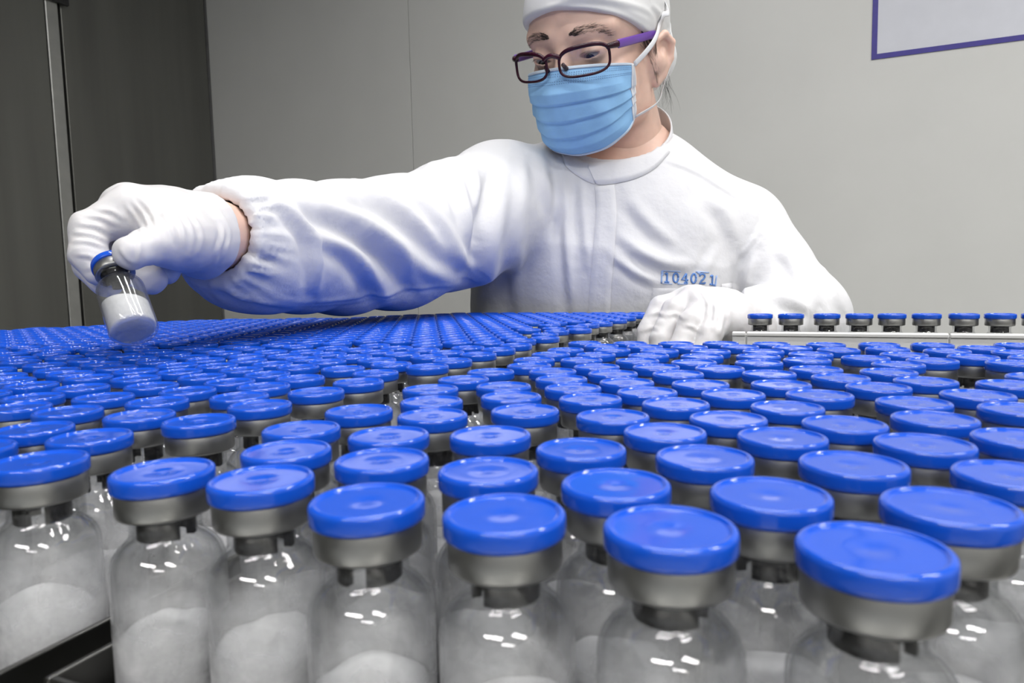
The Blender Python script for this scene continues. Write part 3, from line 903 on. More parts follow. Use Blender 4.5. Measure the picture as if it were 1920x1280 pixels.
fb = Field((-.24, .40, .0), (.58, 1.18, 1.24), .0065)
fl = (FACING, .68)
fb.cone(CH, PEL, .145, .150, .04, flat=fl)
fb.cone(NECK, CH, .06, .13, .05, flat=fl)
for sh, e, w in ((RSH, RE, RW), (LSH, LE, LW)):
    fb.cone(NECK, sh, .045, .050, .04)
    fb.cone(CH, sh, .09, .045, .04, flat=fl)
    fb.chain([sh, e, w], [.048, .040, .0235], .012)
for hh, an in zip(HIPS, ANK):
    kn = (hh + an) / 2 + FACING * .03
    fb.chain([hh, kn, an], [.085, .058, .042], .03)
    fb.cone(an + [0, 0, -.05], an + FACING * .13 + [0, 0, -.065], .036, .028, .02)
for h in HANDS.values(): add_hand(fb, h, -.003)
PB, QB, TB = fb.mesh()
n = len(HEADW)
person = add('person', fast_mesh('person', np.vstack([HEADW, PB]), np.vstack([HEAD_LOCAL[1], QB + n]), np.vstack([HEAD_LOCAL[2], TB + n]), M['skin']))
tag(person, 'person in white coat, cap, blue mask and glasses reaching out to hold up a vial', 'person')
# ------------------------------------------------------------------ gloves
GLOVE_STROKES = {
 'r': [([(262, 372), (285, 400), (296, 432)], 4, .0012), ([(250, 378), (272, 408), (284, 438)], 4, .0012), ([(238, 386), (258, 414), (268, 436)], 4, .0010),
       ([(300, 392), (318, 420), (330, 450)], 4, .0007), ([(318, 390), (340, 425), (348, 462)], 4, .0007), ([(338, 392), (360, 430), (362, 470)], 4, .0007), ([(356, 396), (378, 436), (374, 478)], 4, .0007),
       ([(150, 420), (180, 424), (204, 436)], 4, .0012), ([(140, 436), (172, 440), (202, 452)], 4, .0012), ([(138, 452), (165, 452), (196, 462)], 4, .0010), ([(160, 404), (190, 408), (216, 420)], 4, .0010), ([(180, 392), (210, 396), (232, 410)], 4, .0009),
       ([(258, 444), (262, 466), (258, 492)], 4, .0008), ([(225, 468), (240, 486), (252, 494)], 4, .0008), ([(142, 478), (168, 480), (188, 492)], 4, .0009), ([(160, 505), (185, 500), (200, 500)], 4, .0008),
       ([(392, 384), (420, 430), (404, 492)], 5, .0010), ([(402, 382), (430, 436), (414, 498)], 4, .0009)],
 'l': [([(1270, 552), (1262, 566), (1250, 580)], 5, .0008), ([(1330, 545), (1342, 575), (1338, 615)], 4, .0010), ([(1342, 552), (1356, 585), (1350, 625)], 4, .0010), ([(1356, 565), (1368, 595), (1362, 630)], 4, .0009),
       ([(1316, 545), (1328, 570), (1322, 600)], 4, .0009), ([(1218, 590), (1232, 586), (1246, 590)], 4, .0009), ([(1206, 620), (1222, 614), (1236, 616)], 4, .0008), ([(1250, 592), (1266, 588), (1282, 596)], 4, .0009), ([(1284, 610), (1298, 612), (1312, 622)], 4, .0008)],
}
GLOVES = {}
for key, h in HANDS.items():
    allp = np.vstack([np.array(p) for p, r in h['bones'] + h['fingers']])
    ldir = (LE - LW) / np.linalg.norm(LE - LW)
    if key == 'l': allp = np.vstack([allp, LW + ldir * .05])
    f = Field(allp.min(0) - .032, allp.max(0) + .032, .00115)
    add_hand(f, h, 0.0006)
    w0, w1 = np.array(h['bones'][0][0][0]), np.array(h['bones'][0][0][1])
    ax_ = (w0 - w1) / np.linalg.norm(w0 - w1)
    if key == 'r':
        f.chain([w1, w0 - ax_ * .004, w0 + ax_ * .012], [.0225, .0238, .0262], .006)
        f.ell(at(378, 470, .455), None, (.014, .014, .017), .012)
        f.half(w0 - ax_ * .0055, ax_, .0015)
    else:
        f.chain([LW, LW + ldir * .060], [.0245, .0265], .006)
        f.half(LW + ldir * .045, ldir, .0015, box=.06)
    P, Q, T = f.mesh()
    N = normals_of(P, Q, T)
    P = P + N * (.00035 * vnoise(P, 260, 5))[:, None]
    P = sculpt(P, N, GLOVE_STROKES[key])
    P = smooth_pts(P, Q, T, 1, .35)
    GLOVES[key] = to_obj('glove', P, Q, T, M['glove'], person)

# ------------------------------------------------------------------ the coat
COLLAR = at(1156, 284, .955)
fc = Field((-.30, .43, .70), (.58, 1.16, 1.20), .0027)
flc = (FACING, .70)
TC = np.array([CH[0] - .005, CH[1] + .040, .865])
fc.box(TC, np.stack([SIDE, FACING, ZV], 1), (.186, .124, .165), .062, .05)
fc.cone(CH + [0, 0, .012], TC, .176, .17, .04, flat=flc)
fc.cone(TC + [0, 0, -.1], PEL + [0, 0, -.16], .180, .205, .05, flat=flc)
fc.cone(at(1160, 362, .975), CH, .070, .168, .05, flat=flc)
for sh, r in ((RSH, .066), (LSH, .064)):
    fc.cone(COLLAR + ([-.030, .02, -.058] if sh is RSH else [.030, .03, -.050]), sh, .054, r, .045)
    fc.cone(CH, sh, .10, r * .9, .035, flat=flc)
SLEEVE_R = [(938, 385, .925, .084), (850, 424, .845, .076), (740, 458, .755, .0705), (640, 466, .675, .0630), (560, 464, .595, .0545), (505, 463, .540, .0480), (455, 452, .502, .0405), (420, 445, .479, .0315), (402, 440, .468, .0290)]
fc.chain([at(u, v, z) for u, v, z, r in SLEEVE_R], [r for *_, r in SLEEVE_R], .02)
fc.ell(at(470, 515, .515), None, (.034, .034, .022), .022)            # the sleeve hangs in a bag behind the cuff
fc.ell(at(478, 392, .505), None, (.022, .022, .016), .02)
SLEEVE_L = [(1378, 452, .945, .066), (1432, 510, .92, .060), (1498, 592, .885, .058), (1482, 598, .80, .041), (1437, 606, .71, .035), (1412, 613, .684, .031)]
fc.chain([at(u, v, z) for u, v, z, r in SLEEVE_L], [r for *_, r in SLEEVE_L], .022)
fc.cone(COLLAR + [0, .055, -.03], COLLAR + [0, .06, -.12], .055, .10, .04)      # nape
fc.cone(COLLAR, COLLAR + np.array([-.02, -.10, .13]), .0715, .100, .003, sub=True)   # neck opening
fc.half(at(401, 439, .467), at(405, 440, .470) - at(505, 463, .540), .002, box=.055)
fc.cone(at(395, 439, .463), at(440, 448, .492), .0250, .0265, .002, sub=True)     # the cuff is open around the wrist
P, Q, T = fc.mesh()
N = normals_of(P, Q, T)
COAT_STROKES = [
 # outstretched sleeve: long diagonal drags from the shoulder towards the elbow
 ([(560, 372), (640, 400), (720, 445), (790, 500), (850, 520)], 20, .0060), ([(640, 352), (720, 372), (790, 420), (840, 470), (885, 500)], 17, .0060),
 ([(760, 350), (800, 385), (835, 430), (872, 490)], 13, .0050), ([(600, 440), (660, 470), (700, 520), (730, 565)], 16, .0050),
 ([(690, 430), (740, 470), (770, 520), (800, 545)], 14, .0045), ([(520, 375), (560, 410), (590, 460), (592, 540)], 11, .0055),
 ([(840, 300), (862, 350), (880, 410), (896, 470)], 11, .0045), ([(870, 285), (892, 330), (905, 390), (908, 440)], 9, .0035), ([(795, 318), (830, 330), (860, 360)], 9, .0030),
 ([(640, 350), (665, 345), (700, 352)], 9, .0030, 'ridge'), ([(690, 345), (720, 340), (750, 345)], 9, .0030, 'ridge'), ([(800, 315), (815, 308), (835, 312)], 8, .0030, 'ridge'),
 ([(470, 545), (560, 565), (650, 560), (760, 545), (860, 535)], 4, .0012), ([(480, 552), (560, 572), (650, 568), (760, 553)], 3, .0008),
 ([(400, 535), (470, 560), (560, 575)], 7, .0020),
 # gathers running out of the elastic cuff
 ] + [([(446 + 3 * math.cos(k), 372 + 15 * k), (470, 374 + 15 * k + 3 * math.sin(2 * k)), (500 + 8 * math.sin(k), 372 + 16 * k)], 4.5, .0026) for k in range(10)] + [
 ([(452, 462), (490, 482), (520, 492)], 6, .0045, 'crease'),
 # chest of the coat
 ([(950, 300), (945, 380), (925, 470), (905, 570)], 20, .0060), ([(985, 300), (975, 400), (968, 500), (975, 580)], 16, .0040), ([(1055, 300), (1060, 380), (1066, 480), (1075, 580)], 11, .0045),
 ([(1010, 280), (1020, 330), (1040, 400)], 12, .0035), ([(922, 320), (905, 410), (897, 505)], 11, .0075, 'crease'), ([(1090, 340), (1095, 420), (1102, 500)], 9, .0025),
 ([(1160, 440), (1200, 470), (1240, 490), (1290, 500)], 12, .0035), ([(1150, 480), (1190, 510), (1230, 530)], 9, .0028), ([(1180, 370), (1220, 420), (1270, 460)], 14, .0030),
 ([(1330, 370), (1360, 400), (1380, 450)], 14, .0035), ([(1440, 380), (1432, 420), (1410, 455), (1390, 480)], 5, .0025), ([(1446, 384), (1440, 424), (1420, 460), (1396, 486)], 3.5, .0016),
 ([(1400, 470), (1380, 510), (1384, 560)], 10, .0060, 'crease'), ([(1415, 480), (1400, 520), (1398, 565)], 10, .0045, 'ridge'),
 ([(1470, 470), (1500, 520), (1530, 560)], 12, .0040), ([(1420, 540), (1470, 560), (1520, 580)], 11, .0040), ([(1540, 490), (1550, 530), (1580, 580)], 8, .0030),
 ([(1250, 300), (1300, 320), (1350, 350), (1400, 380)], 4, .0016), ([(1340, 470), (1320, 510), (1310, 530)], 9, .0020),
]
P = P + N * (.0012 * vnoise(P, 26, 11) + .0005 * vnoise(P, 70, 12))[:, None]
P = sculpt(P, N, [(q[0], q[1] * .92, q[2] * 1.35) + tuple(q[3:]) for q in COAT_STROKES])
# gathered elastic at the wrist
wax = at(505, 463, .540) - at(402, 440, .468); wax /= np.linalg.norm(wax)
dcuff = (P - at(402, 440, .468)) @ wax
rad_ = (P - at(402, 440, .468)) - dcuff[:, None] * wax
ang = np.arctan2(rad_ @ np.cross(wax, ZV), rad_ @ ZV)
near = np.exp(-((dcuff - .010) / .016) ** 2) * (np.linalg.norm(rad_, axis=1) < .06)
N = normals_of(P, Q, T)
P = P + N * (near * .0011 * np.sin(ang * 26 + 1.5 * np.sin(ang * 7)))[:, None]
P = smooth_pts(P, Q, T, 2, .4)
coat = to_obj('coat', P, Q, T, M['coat'], person)
coat_bvh = BVHTree.FromPolygons([Vector(p) for p in P], [tuple(q) for q in Q.tolist()] + [tuple(t) for t in T.tolist()])

def hit(bvh, u, v, off=0.0):
    d = Vector(ray(u, v)).normalized()
    loc, nor, idx, dist = bvh.ray_cast(Vector(CAM), d)
    if loc is None: return None
    if nor.dot(d) > 0: nor = -nor
    return np.array(loc) + off * np.array(nor)

def cloth_strip(name, bvh, left, right_, mat, parent, nu=6, nv=40, th=.0018, lift=.0008):
    """a sewn-on strip of cloth lying on a surface between two outlines"""
    A, B = spline(left, nv), spline(right_, nv)
    V, Fc = [], []
    for i in range(nv):
        for j in range(nu):
            t = j / (nu - 1); p = A[i] * (1 - t) + B[i] * t
            e = min(t, 1 - t) * (nu - 1)
            h = hit(bvh, p[0], p[1], (th if e > .5 else lift) if 0 < i < nv - 1 else lift)
            V.append(h if h is not None else (V[-1] if V else at(p[0], p[1], .9)))
    for i in range(nv - 1):
        for j in range(nu - 1):
            k = i * nu + j
            Fc.append((k, k + nu, k + nu + 1, k + 1))
    return add(name, mesh_data(name, V, Fc, mat), parent)
cloth_strip('placket', coat_bvh, [(1116, 350), (1118, 400), (1112, 470), (1106, 540), (1102, 600)], [(1152, 346), (1156, 400), (1152, 470), (1146, 540), (1144, 600)], M['coat'], coat, 8, 40, .0026)
cloth_strip('pocket', coat_bvh, [(1224, 540), (1222, 570), (1222, 640)], [(1374, 540), (1376, 570), (1376, 640)], M['coat'], coat, 24, 16, .0018)
cloth_strip('pocket_tab', coat_bvh, [(1352, 532), (1352, 562)], [(1372, 530), (1374, 562)], M['coat'], coat, 6, 8, .0034)

# stand collar: a band round the neck, overlapping at the front
CT = [(1050, 262), (1066, 284), (1100, 302), (1140, 304), (1185, 298), (1222, 278), (1247, 246), (1252, 226)]
nseg, rows = 72, 9
cN = (hd(0, .02, -.11) + NECK) / 2
upv = hd(0, .0, 0) - NECK; upv /= np.linalg.norm(upv)
xv, yv = np.array([1., 0, 0]), np.array([0, 1., 0])
base_c = COLLAR
V, Fc = [], []
for side, dr in ((0, .0), (1, -.0022)):
    for r_i in range(rows):
        t = r_i / (rows - 1)
        for i in range(nseg + 1):
            th = -math.pi / 2 - .25 + (2 * math.pi + .42) * i / nseg
            over = .003 * (i / nseg)
            ra_, rb_ = .0800 - .004 * t + dr + over, .0800 - .004 * t + dr + over
            p = base_c + xv * ra_ * math.cos(th) + yv * rb_ * math.sin(th) + ZV * (-.006 + .033 * t + .056 * math.sin(th) + .015 * math.cos(th) + .0015 * math.sin(3 * th)) + FACING * (.010 * t - .006)
            V.append(p)
w = nseg + 1
for side in (0, 1):
    o_ = side * rows * w
    for r_i in range(rows - 1):
        for i in range(nseg):
            k = o_ + r_i * w + i
            Fc.append((k, k + 1, k + 1 + w, k + w) if side == 0 else (k, k + w, k + 1 + w, k + 1))
def bridge(i0, i1, j0, j1): Fc.append((i0, i1, j1, j0))
for i in range(nseg):
    for r_i in (0, rows - 1):
        bridge(r_i * w + i, r_i * w + i + 1, rows * w + r_i * w + i, rows * w + r_i * w + i + 1)
for r_i in range(rows - 1):
    for i in (0, nseg):
        bridge(r_i * w + i, (r_i + 1) * w + i, rows * w + r_i * w + i, rows * w + (r_i + 1) * w + i)
add('collar', mesh_data('collar', V, Fc, M['coat']), coat)

cloth_strip('collar_band', coat_bvh, [(1046, 266), (1068, 287), (1092, 300), (1110, 305)], [(1060, 312), (1078, 327), (1100, 340), (1116, 346)], M['coat'], coat, 10, 30, .0026)
cloth_strip('collar_band', coat_bvh, [(1101, 312), (1106, 306), (1140, 303), (1185, 296), (1220, 286), (1244, 262)], [(1116, 344), (1124, 347), (1150, 345), (1192, 335), (1228, 316), (1256, 286)], M['coat'], coat, 10, 44, .0042)
# trousers and shoes below the table
ft = Field((-.14, .80, .06), (.42, 1.28, .86), .008)
for hh, an in zip(HIPS, ANK):
    kn = (hh + an) / 2 + FACING * .03
    ft.chain([hh + [0, 0, .03], kn, an], [.112, .085, .075], .03)
ft.cone(PEL, PEL + [0, 0, -.04], .15, .15, .04, flat=flc)
P, Q, T = ft.mesh()
to_obj('trousers', P, Q, T, M['coat'], person)
for an in ANK:
    f = Field(an - .2, an + .2, .006)
    f.cone(an + [0, 0, -.045], an + FACING * .14 + [0, 0, -.058], .048, .040, .02)
    f.half((0, 0, .001), (0, 0, -1), .002)
    P, Q, T = f.mesh(); to_obj('shoe', P, Q, T, M['shoe'], person)
# ------------------------------------------------------------------ what the head wears (head-local shapes)
def worn(name, V, Fc, mat, parent=person, smooth=True):
    return add(name, mesh_data(name, np.asarray(V, float) @ HR_.T + HO, Fc, mat, smooth), parent)
def head_px(u, v, off=0.0):                        # where a sight line meets the head, head-local
    d = HR_.T @ ray(u, v); o = HR_.T @ (CAM - HO)
    loc, nor, idx, dist = head_bvh.ray_cast(Vector(o), Vector(d).normalized())
    if loc is None: return None
    return np.array(loc) + off * np.array(nor if nor.dot(Vector(d)) < 0 else -nor)
def near_head(p, off=0.0):
    loc, nor, idx, dist = head_bvh.find_nearest(Vector(p))
    n = np.array(nor); 
    return np.array(loc) + off * n, n

# cloth cap: closes over the skull down to a sloping hem
A_, B_ = head_px(1075, 20), head_px(1200, 55)
C_ = A_ * [-1, 1, 1] * .4 + np.array([-.064, -.040, .034]) * .6           # the far temple
hn = np.cross(B_ - A_, C_ - A_); hn = hn * np.sign(hn[2]); hn /= np.linalg.norm(hn)
hc = A_
print('hem', A_, B_, C_, hn)
fk = Field((-.11, -.125, -.07), (.11, .15, .17), .0016)
fk.ell((0, .016, .050), None, (.0830, .1000, .0900), .01)
fk.ell((0, -.028, .036), None, (.0755, .0785, .0830), .02)
fk.ell((0, .062, .022), None, (.066, .062, .068), .03)
fk.half(hc - hn * .0, -hn, .004)
fk.ell((.014, .080, -.018), None, (.062, .040, .052), .02)             # the cloth bags behind the ears
fk.cone((0, .03, -.08), (0, .02, .0), .050, .066, .004, sub=True)
P, Q, T = fk.mesh()
N = normals_of(P, Q, T)
P = P + N * (.0011 * vnoise(P, 55, 31) + .0016 * vnoise(P * [1, 1, .4], 90, 32) * np.clip((P[:, 1] - .02) / .05, 0, 1))[:, None]
Pw = P @ HR_.T + HO; Nw = N @ HR_.T
Pw = sculpt(Pw, Nw, [([(990, 40), (1060, 2), (1150, 6), (1225, 40)], 6, .0012), ([(1040, -6), (1130, -4), (1200, 14), (1235, 34)], 6, .0014), ([(1225, 10), (1240, 30), (1246, 62)], 5, .0016), ([(1250, 20), (1258, 60), (1256, 100)], 5, .0016)])
cap_o = to_obj('cap', Pw, Q, T, M['capcloth'], person)
cap_bvh = BVHTree.FromPolygons([Vector(p) for p in Pw], [tuple(q) for q in Q.tolist()] + [tuple(t) for t in T.tolist()])

M['brow'] = pmat('eyebrow_hair', (.045, .033, .03), .6, var=.2)
# hair at the temple and nape
def strand(p, q, bow, r=.00035, n=5):
    p, q = np.asarray(p), np.asarray(q)
    t = np.linspace(0, 1, n)[:, None]
    return tube_vf(p * (1 - t) + q * t + np.asarray(bow) * (4 * t * (1 - t)), np.linspace(r, r * .3, n), 3, False)
parts = []
for i in range(700):                               # flat growth between the hem and the ear
    a, b_ = rng.random(), rng.random()
    y, z = -.034 + .028 * a, .034 - .036 * b_ * (.3 + .7 * a)
    p, n_ = near_head((.085, y, z), .0006)
    q, _ = near_head(p + np.array([0, .010 + .006 * rng.random(), -.010 - .006 * rng.random()]), .0009)
    if max(p[0], q[0]) < .0775: parts.append(strand(p, q, n_ * .0010, .0006, 4))
for i in range(34):                                # sideburn wisps in front of the ear
    a = rng.random()
    p, n_ = near_head((.085, -.010 - .010 * rng.random(), .008 - .012 * a), .0005)
    q, _ = near_head((.085, -.004 + .006 * rng.normal() * .5, -.030 - .025 * rng.random()), .0008)
    parts.append(strand(p, q, n_ * .0015, .00013, 6))
worn('temple_hair', *join_vf(parts), M['hair'])['kind'] = 'stuff'
parts = []
for i in range(34):                                # loose ends at the nape behind the ear
    p = np.array([.062 + .012 * rng.random(), .048 + .022 * rng.random(), -.040 - .018 * rng.random()])
    q = p + np.array([.001 + .006 * rng.normal(), .002 + .005 * rng.normal(), -.020 - .020 * rng.random()])
    parts.append(strand(p, q, (.003 * rng.normal(), .002, 0), .00016, 6))
worn('nape_hair', *join_vf(parts), M['hair'])['kind'] = 'stuff'
for s in (-1, 1):                                  # eyebrows
    parts = []
    for i in range(170):
        t = rng.random() ** 1.5; t = min(1, max(0, t + .03 * rng.normal())); w_ = .0085 * (1 - .6 * t) * min(1, .35 + 4 * t)
        c = np.array([s * (.013 + .036 * t), -.10 + .03 * t, .0245 + .0040 * math.sin(2.8 * t) - .0030 * t + (rng.random() - .5) * w_])
        p, n_ = near_head(c, .0003)
        q, _ = near_head(p + np.array([s * (.0055 + .002 * rng.random()), .002, .0022 * (1 - 1.6 * t) + .001 * rng.normal()]), .0008)
        parts.append(strand(p, q, n_ * .0005, .00013 + .00006 * (1 - t), 3))
    worn('eyebrow', *join_vf(parts), M['brow'])
for s in (-1, 1):                                  # eyes, cast down
    e = np.array([s * .0325, -.0800, .0020])
    V, Fc = lathe([(.0121 * math.sin(t), .0121 * math.cos(t)) for t in np.linspace(0, math.pi, 17)], 24)
    g = np.array([0, -math.cos(.62), -math.sin(.62)])           # gaze
    xx = np.array([1., 0, 0]); yy = np.cross(g, xx)
    Rg = np.stack([xx, yy, g], 1)
    eye = worn('eye', np.array(V) @ Rg.T + e, Fc, M['white_eye'])
    V, Fc = lathe([(0, .01235)] + [(.0123 * math.sin(t), .0123 * math.cos(t)) for t in np.linspace(.1, .5, 6)], 24)
    worn('iris', np.array(V) @ Rg.T + e, Fc, M['iris'], eye)
    parts = []
    for i in range(26):                            # lashes along the upper lid
        t = i / 25 - .5
        p = e + np.array([t * .023, -.0125 + .012 * t * t * 4 * .35, .0030 - .006 * t * t * 1.2])
        parts.append(strand(p, p + np.array([t * .004, -.004, -.0035]), (0, -.0006, -.0003), .00016, 4))
    worn('eyelash', *join_vf(parts), M['hair'])

# ---- pleated mask
nu, nv = 73, 90
def mask_pt(s, t, off=0.0):
    """s -1..1 across, t 0..1 from the top edge down"""
    cy = np.interp(t, [0, .12, .28, .45, .65, .85, 1], [-.1095, -.117, -.1250, -.1225, -.1165, -.1060, -.0800])
    cz = np.interp(t, [0, .12, .28, .45, .65, .85, 1], [-.0090, -.021, -.038, -.057, -.081, -.106, -.1185])
    ez = np.interp(t, [0, 1], [-.0190, -.0800]); ey = np.interp(t, [0, .5, 1], [-.0460, -.0440, -.044])
    ex = np.interp(t, [0, .5, 1], [.0690, .0690, .0650])
    ph = abs(s) * math.pi / 2
    x = math.copysign(ex * math.sin(ph) ** .92 if ph > 0 else 0, s)
    w_ = math.cos(ph) ** 1.05 if ph < math.pi / 2 else 0
    y = ey + (cy - ey) * w_
    nb = math.exp(-(s / .22) ** 2) * (1 - t) ** 3                 # pinched over the bridge of the nose
    z = ez + (cz - ez) * (1 - abs(s) ** 1.7)
    y += -.004 * nb
    # three pleats, flattened towards the side seams
    fade = 1 - .55 * abs(s) ** 3
    for tp, dz in ((.40, .0034), (.58, .0036), (.75, .0032)):
        tt = tp + .05 * (abs(s) ** 2) * (.5 - tp) * 3
        dlt = t - tt
        if 0 <= dlt < .16: off -= dz * fade * (1 - dlt / .16)
        elif -.012 < dlt < 0: off -= dz * fade * (1 + dlt / .012)
    off += .0009 * math.sin(9 * s + 5 * t) * fade + .0006 * math.sin(17 * s - 11 * t)
    n_ = np.array([math.sin(ph) * (1 if s >= 0 else -1), -max(.2, math.cos(ph)), -.25 * (t - .3)]); n_ /= np.linalg.norm(n_)
    return np.array([x, y, z]) + n_ * off
def sheet(fn, s0, s1, t0, t1, nu, nv, th=.0010):
    """a curved sheet with thickness"""
    V = []
    for side in (0, -th):
        for j in range(nv):
            for i in range(nu):
                V.append(fn(s0 + (s1 - s0) * i / (nu - 1), t0 + (t1 - t0) * j / (nv - 1), side))
    Fc = []; n2 = nu * nv
    for j in range(nv - 1):
        for i in range(nu - 1):
            k = j * nu + i
            Fc.append((k, k + nu, k + nu + 1, k + 1)); Fc.append((n2 + k, n2 + k + 1, n2 + k + nu + 1, n2 + k + nu))
    for i in range(nu - 1):
        Fc.append((i, i + 1, n2 + i + 1, n2 + i)); k = (nv - 1) * nu + i; Fc.append((k, n2 + k, n2 + k + 1, k + 1))
    for j in range(nv - 1):
        k = j * nu; Fc.append((k, n2 + k, n2 + k + nu, k + nu)); k = j * nu + nu - 1; Fc.append((k, k + nu, n2 + k + nu, n2 + k))
    return V, Fc
mask = worn('face_mask', *sheet(mask_pt, -1, 1, 0, 1, nu, nv), M['mask'])
worn('top_binding', *sheet(lambda s, t, o: mask_pt(s, t, o + .0007), -1, 1, -.004, .035, nu, 4), M['mask_edge'], mask)
worn('bottom_binding', *sheet(lambda s, t, o: mask_pt(s, t, o + .0007), -1, 1, .965, 1.004, nu, 4), M['mask_edge'], mask)
for s in (-1, 1):
    worn('side_binding', *sheet(lambda q, t, o: mask_pt(q, t, o + .0009), s * .90, s * 1.0, -.004, 1.004, 6, 50), M['tie'], mask)
parts = []
for row in (.070, .095, .150, .175):               # welded dashes along the top
    for i in range(74):
        s = -.88 + 1.76 * i / 73
        parts.append(tube_vf([mask_pt(s - .0042, row, .0004), mask_pt(s + .0042, row, .0004)], .00028, 4))
for sc in (-.965, -.935, .935, .965):
    for i in range(44):
        t = .03 + .94 * i / 43
        parts.append(tube_vf([mask_pt(sc - .006, t, .0012), mask_pt(sc + .006, t, .0012)], .00022, 4))
worn('weld_dots', *join_vf(parts), M['stitch'], mask)

# ties: from the corners over the cap and under the ear
def tie(pts, wid=.0034):
    W = spline(np.array(pts), 40)
    out = W - (HO + HR_ @ np.array([0, .01, 0])); 
    V, Fc = tube_vf(W, 0, 8, True, flat=(wid, .0006), flat_dir=out)
    add('mask_tie', mesh_data('mask_tie', V, Fc, M['tie']), mask)
def on_cap(u, v, off=.0015):
    h = hit(cap_bvh, u, v, off)
    if h is None:
        q = head_px(u, v, off)
        h = None if q is None else HR_ @ q + HO
    return h
top_c, bot_c = hd(*mask_pt(.985, .01, .0012)), hd(*mask_pt(.985, .985, .0012))
p1 = on_cap(1232, 47, .003)
outw = HR_ @ np.array([.9, -.35, .1])
pp = [top_c * (1 - t) + p1 * t + outw * .010 * math.sin(math.pi * t) for t in (0, .25, .5, .75, 1)]
pp += [h for h in (on_cap(u, v, .002) for u, v in [(1241, 28), (1247, 10)]) if h is not None]
tie(pp + [hd(.03, .06, .125), hd(-.02, .06, .128)])
lo_pts = [bot_c, hd(.077, .004, -.071), hd(.080, .022, -.052), hd(.083, .042, -.030), hd(.078, .062, -.004), hd(.060, .098, .03), hd(.0, .118, .05)]
tie(lo_pts)
tie([hd(*mask_pt(-.985, .01, .0012)), hd(-.080, .01, .02), hd(-.0845, .04, .06), hd(-.06, .06, .118), hd(-.02, .06, .128)])
tie([hd(*mask_pt(-.985, .985, .0012)), hd(-.077, .004, -.071), hd(-.083, .042, -.030), hd(-.060, .098, .03), hd(.0, .118, .05)])

# ---- spectacles
def lens_outline(s, n=56, gx=0.0, gz=0.0):
    """rounded, slightly swept rectangle"""
    out = []
    for i in range(n):
        t = 2 * math.pi * i / n
        c, sn = math.cos(t), math.sin(t)
        e = 2 / 3.6
        x = math.copysign(abs(c) ** e, c) * (.0272 + gx); z = math.copysign(abs(sn) ** e, sn) * (.0158 + gz)
        z += .0022 * (x / .027) * (1 if sn > 0 else .3) - .0012 * (x / .027) ** 2 * (1 if sn > 0 else -1)
        out.append((s * (x + .0355), -.1240 + 8.0 * (max(0, x + .0355 - .01) ** 2), z - .0055))
    return out
M['glasses_dark'] = M['frame']
gl = worn('eyeglasses', *join_vf([tube_vf(lens_outline(s) + lens_outline(s)[:2], [.0016 + .0009 * max(0, math.sin(2 * math.pi * i / 56)) for i in range(58)], 8, False) for s in (-1, 1)] +
          [tube_vf(spline([(-.0110, -.1240, .0010), (-.005, -.1262, .0040), (0, -.1268, .0048), (.005, -.1262, .0040), (.0110, -.1240, .0010)], 12), .0028, 8)] +
          [tube_vf(spline([(s * .0600, -.1035, .0058), (s * .0655, -.0985, .0064), (s * .0695, -.0920, .0068)], 8), np.linspace(.0028, .0040, 8), 8) for s in (-1, 1)]), M['frame'])
for s in (-1, 1):
    L_ = np.array(lens_outline(s, 56, -.0006, -.0006)); c = L_.mean(0)
    V = [c + [0, -.0008, 0]]; 
    for q in (.5, 1.0): V += list(c * (1 - q) + L_ * q)
    Fc = [(0, 1 + i, 1 + (i + 1) % 56) for i in range(56)] + [(1 + i, 57 + i, 57 + (i + 1) % 56, 1 + (i + 1) % 56) for i in range(56)]
    worn('lens', V, Fc, M['lens'], gl)
    path = spline([(s * .0695, -.0925, .0068), (s * .0730, -.064, .0078), (s * .0765, -.030, .0092), (s * .0795, -.004, .0100), (s * .0800, .010, .0070), (s * .0770, .024, -.006)], 30)
    V, Fc = tube_vf(path, 0, 8, True, flat=(.0048, .0012), flat_dir=np.array([s, 0, 0]))
    worn('temple_arm', V, Fc, M['temple'], gl)
    V, Fc = tube_vf([(s * .0115, -.1215, -.006), (s * .0125, -.1150, -.012)], [.0022, .0030], 8)
    worn('nose_pad', V, Fc, M['frame'], gl)

# ---- laundry stamp 104021 printed on the chest above the pocket
GLYPH = {  # strokes on a 0..1 by 0..1.5 grid, serif style
 '1': [[(.50, 0), (.50, 1.45)], [(.20, 1.18), (.50, 1.45)], [(.18, .03), (.82, .03)]],
 '0': [[(.5 + .34 * math.cos(t), .74 + .70 * math.sin(t)) for t in np.linspace(0, 2 * math.pi, 22)]],
 '4': [[(.66, 0), (.66, 1.45)], [(.66, 1.45), (.06, .45), (.95, .45)], [(.40, .03), (.92, .03)]],
 '2': [[(.14, 1.08), (.22, 1.34), (.48, 1.46), (.76, 1.34), (.82, 1.08), (.66, .74), (.36, .40), (.12, .06), (.84, .06), (.88, .26)]],
}
def stamp_px(x, y):                                # stamp grid (0..1, 0..1) to where it stands on the chest
    q = np.array([1240 + 102 * x + 1.0 * y, 531 - 24 * y + (4 * x if x < .86 else 4 * x + 22 * (x - .86))])
    return q
parts_d, parts_p = [], []
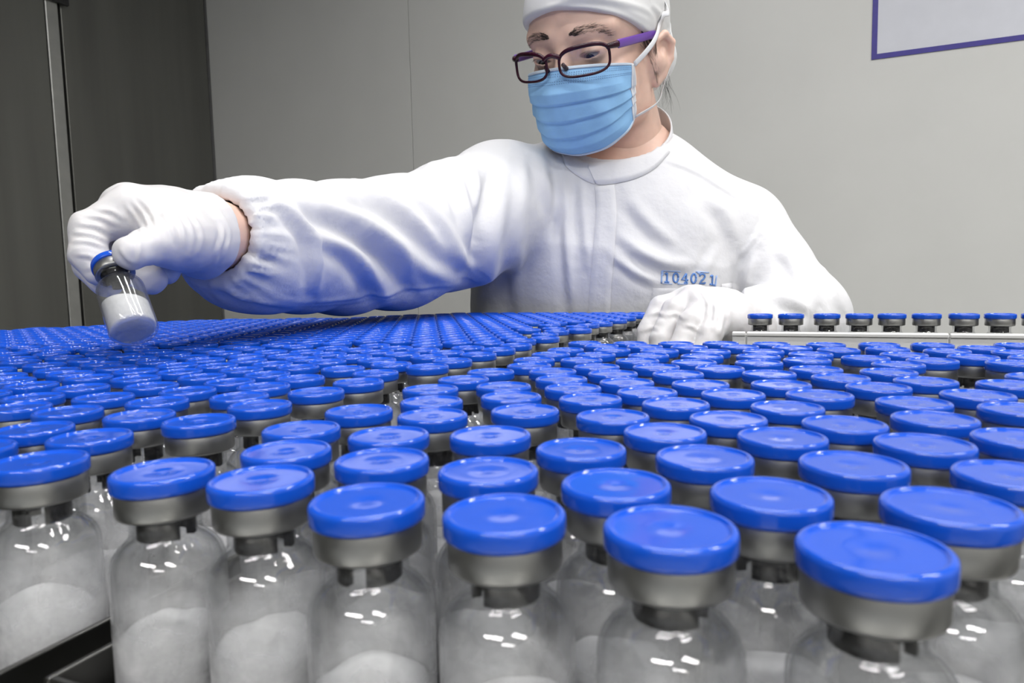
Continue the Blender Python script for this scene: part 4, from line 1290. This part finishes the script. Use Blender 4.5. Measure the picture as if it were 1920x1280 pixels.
def ink(poly, wpx, bag):
    pts = np.array(poly); 
    if len(pts) == 2: pts = np.linspace(pts[0], pts[1], 6)
    W = [hit(coat_bvh, *stamp_px(*p), .0007) for p in pts]
    W = [w_ for w_ in W if w_ is not None]
    if len(W) > 1:
        d = (np.array(W[0]) - CAM); d /= np.linalg.norm(d)
        bag.append(tube_vf(W, 0, 6, True, flat=(wpx * .9 / F / 2, .0004), flat_dir=d))
for i, ch in enumerate('104021'):
    x0 = [.03, .19, .36, .52, .68, .86][i]
    for st in GLYPH[ch]:
        ink([(x0 + .135 * px, .10 + .52 * py) for px, py in st], 3.4, parts_d)
for poly, w_ in (([(0, .0), (.0, 1.0)], 3), ([(0, 1.0), (.34, 1.0)], 1.6), ([(.62, 1.0), (.86, .98)], 2.2), ([(.98, .0), (1.0, .9)], 2.6), ([(.02, .0), (.2, -.02)], 1.2), ([(.3, .0), (.48, .02)], 1.4),
                 ([(.012, .62), (.012, .95)], 4), ([(.675, .86), (.685, .98)], 6), ([(.30, .02), (.33, .10)], 3), ([(.985, .02), (.99, .4)], 3)):
    ink(poly, w_, parts_p)
V, Fc = join_vf(parts_p); add('number_stamp', mesh_data('number_stamp', V, Fc, M['ink_pale']), coat)
V, Fc = join_vf(parts_d); add('number_stamp', mesh_data('number_stamp', V, Fc, M['ink']), coat)

# ------------------------------------------------------------------ the vial held up between thumb and fingers
top_, bot_ = at(210, 494, .3705), at(253, 624, .3475)
axv = top_ - bot_; axv /= np.linalg.norm(axv)
hv = make_vial((0, 0, 0), 'tilted vial of white powder held up between gloved thumb and finger', None, hi=True)
xx = np.cross(axv, [0, 1, 0]); xx /= np.linalg.norm(xx); yy = np.cross(axv, xx)
hv.rotation_mode = 'QUATERNION'
Rv = Matrix(((xx[0], yy[0], axv[0]), (xx[1], yy[1], axv[1]), (xx[2], yy[2], axv[2])))
hv.rotation_quaternion = Rv.to_quaternion()
hv.location = top_ - axv * VH
# its powder is fuller and lies flatter
for ch in hv.children:
    if ch.name.startswith('powder'):
        V, Fc = lathe([(0, .0205), (.006, .0205), (.0102, .0201), (.01092, .0192), (.01092, .0032), (.0100, .0021), (0, .0024)], 40)
        ch.data = mesh_data('powder', [(x, y, z + (.0030 * x / .0113 if z > .01 else 0)) for x, y, z in V], Fc, M['powder'])
    if ch.name.startswith('glass_body'):
        ch.data = ch.data.copy(); ch.data.materials[0] = M['glass_clear']
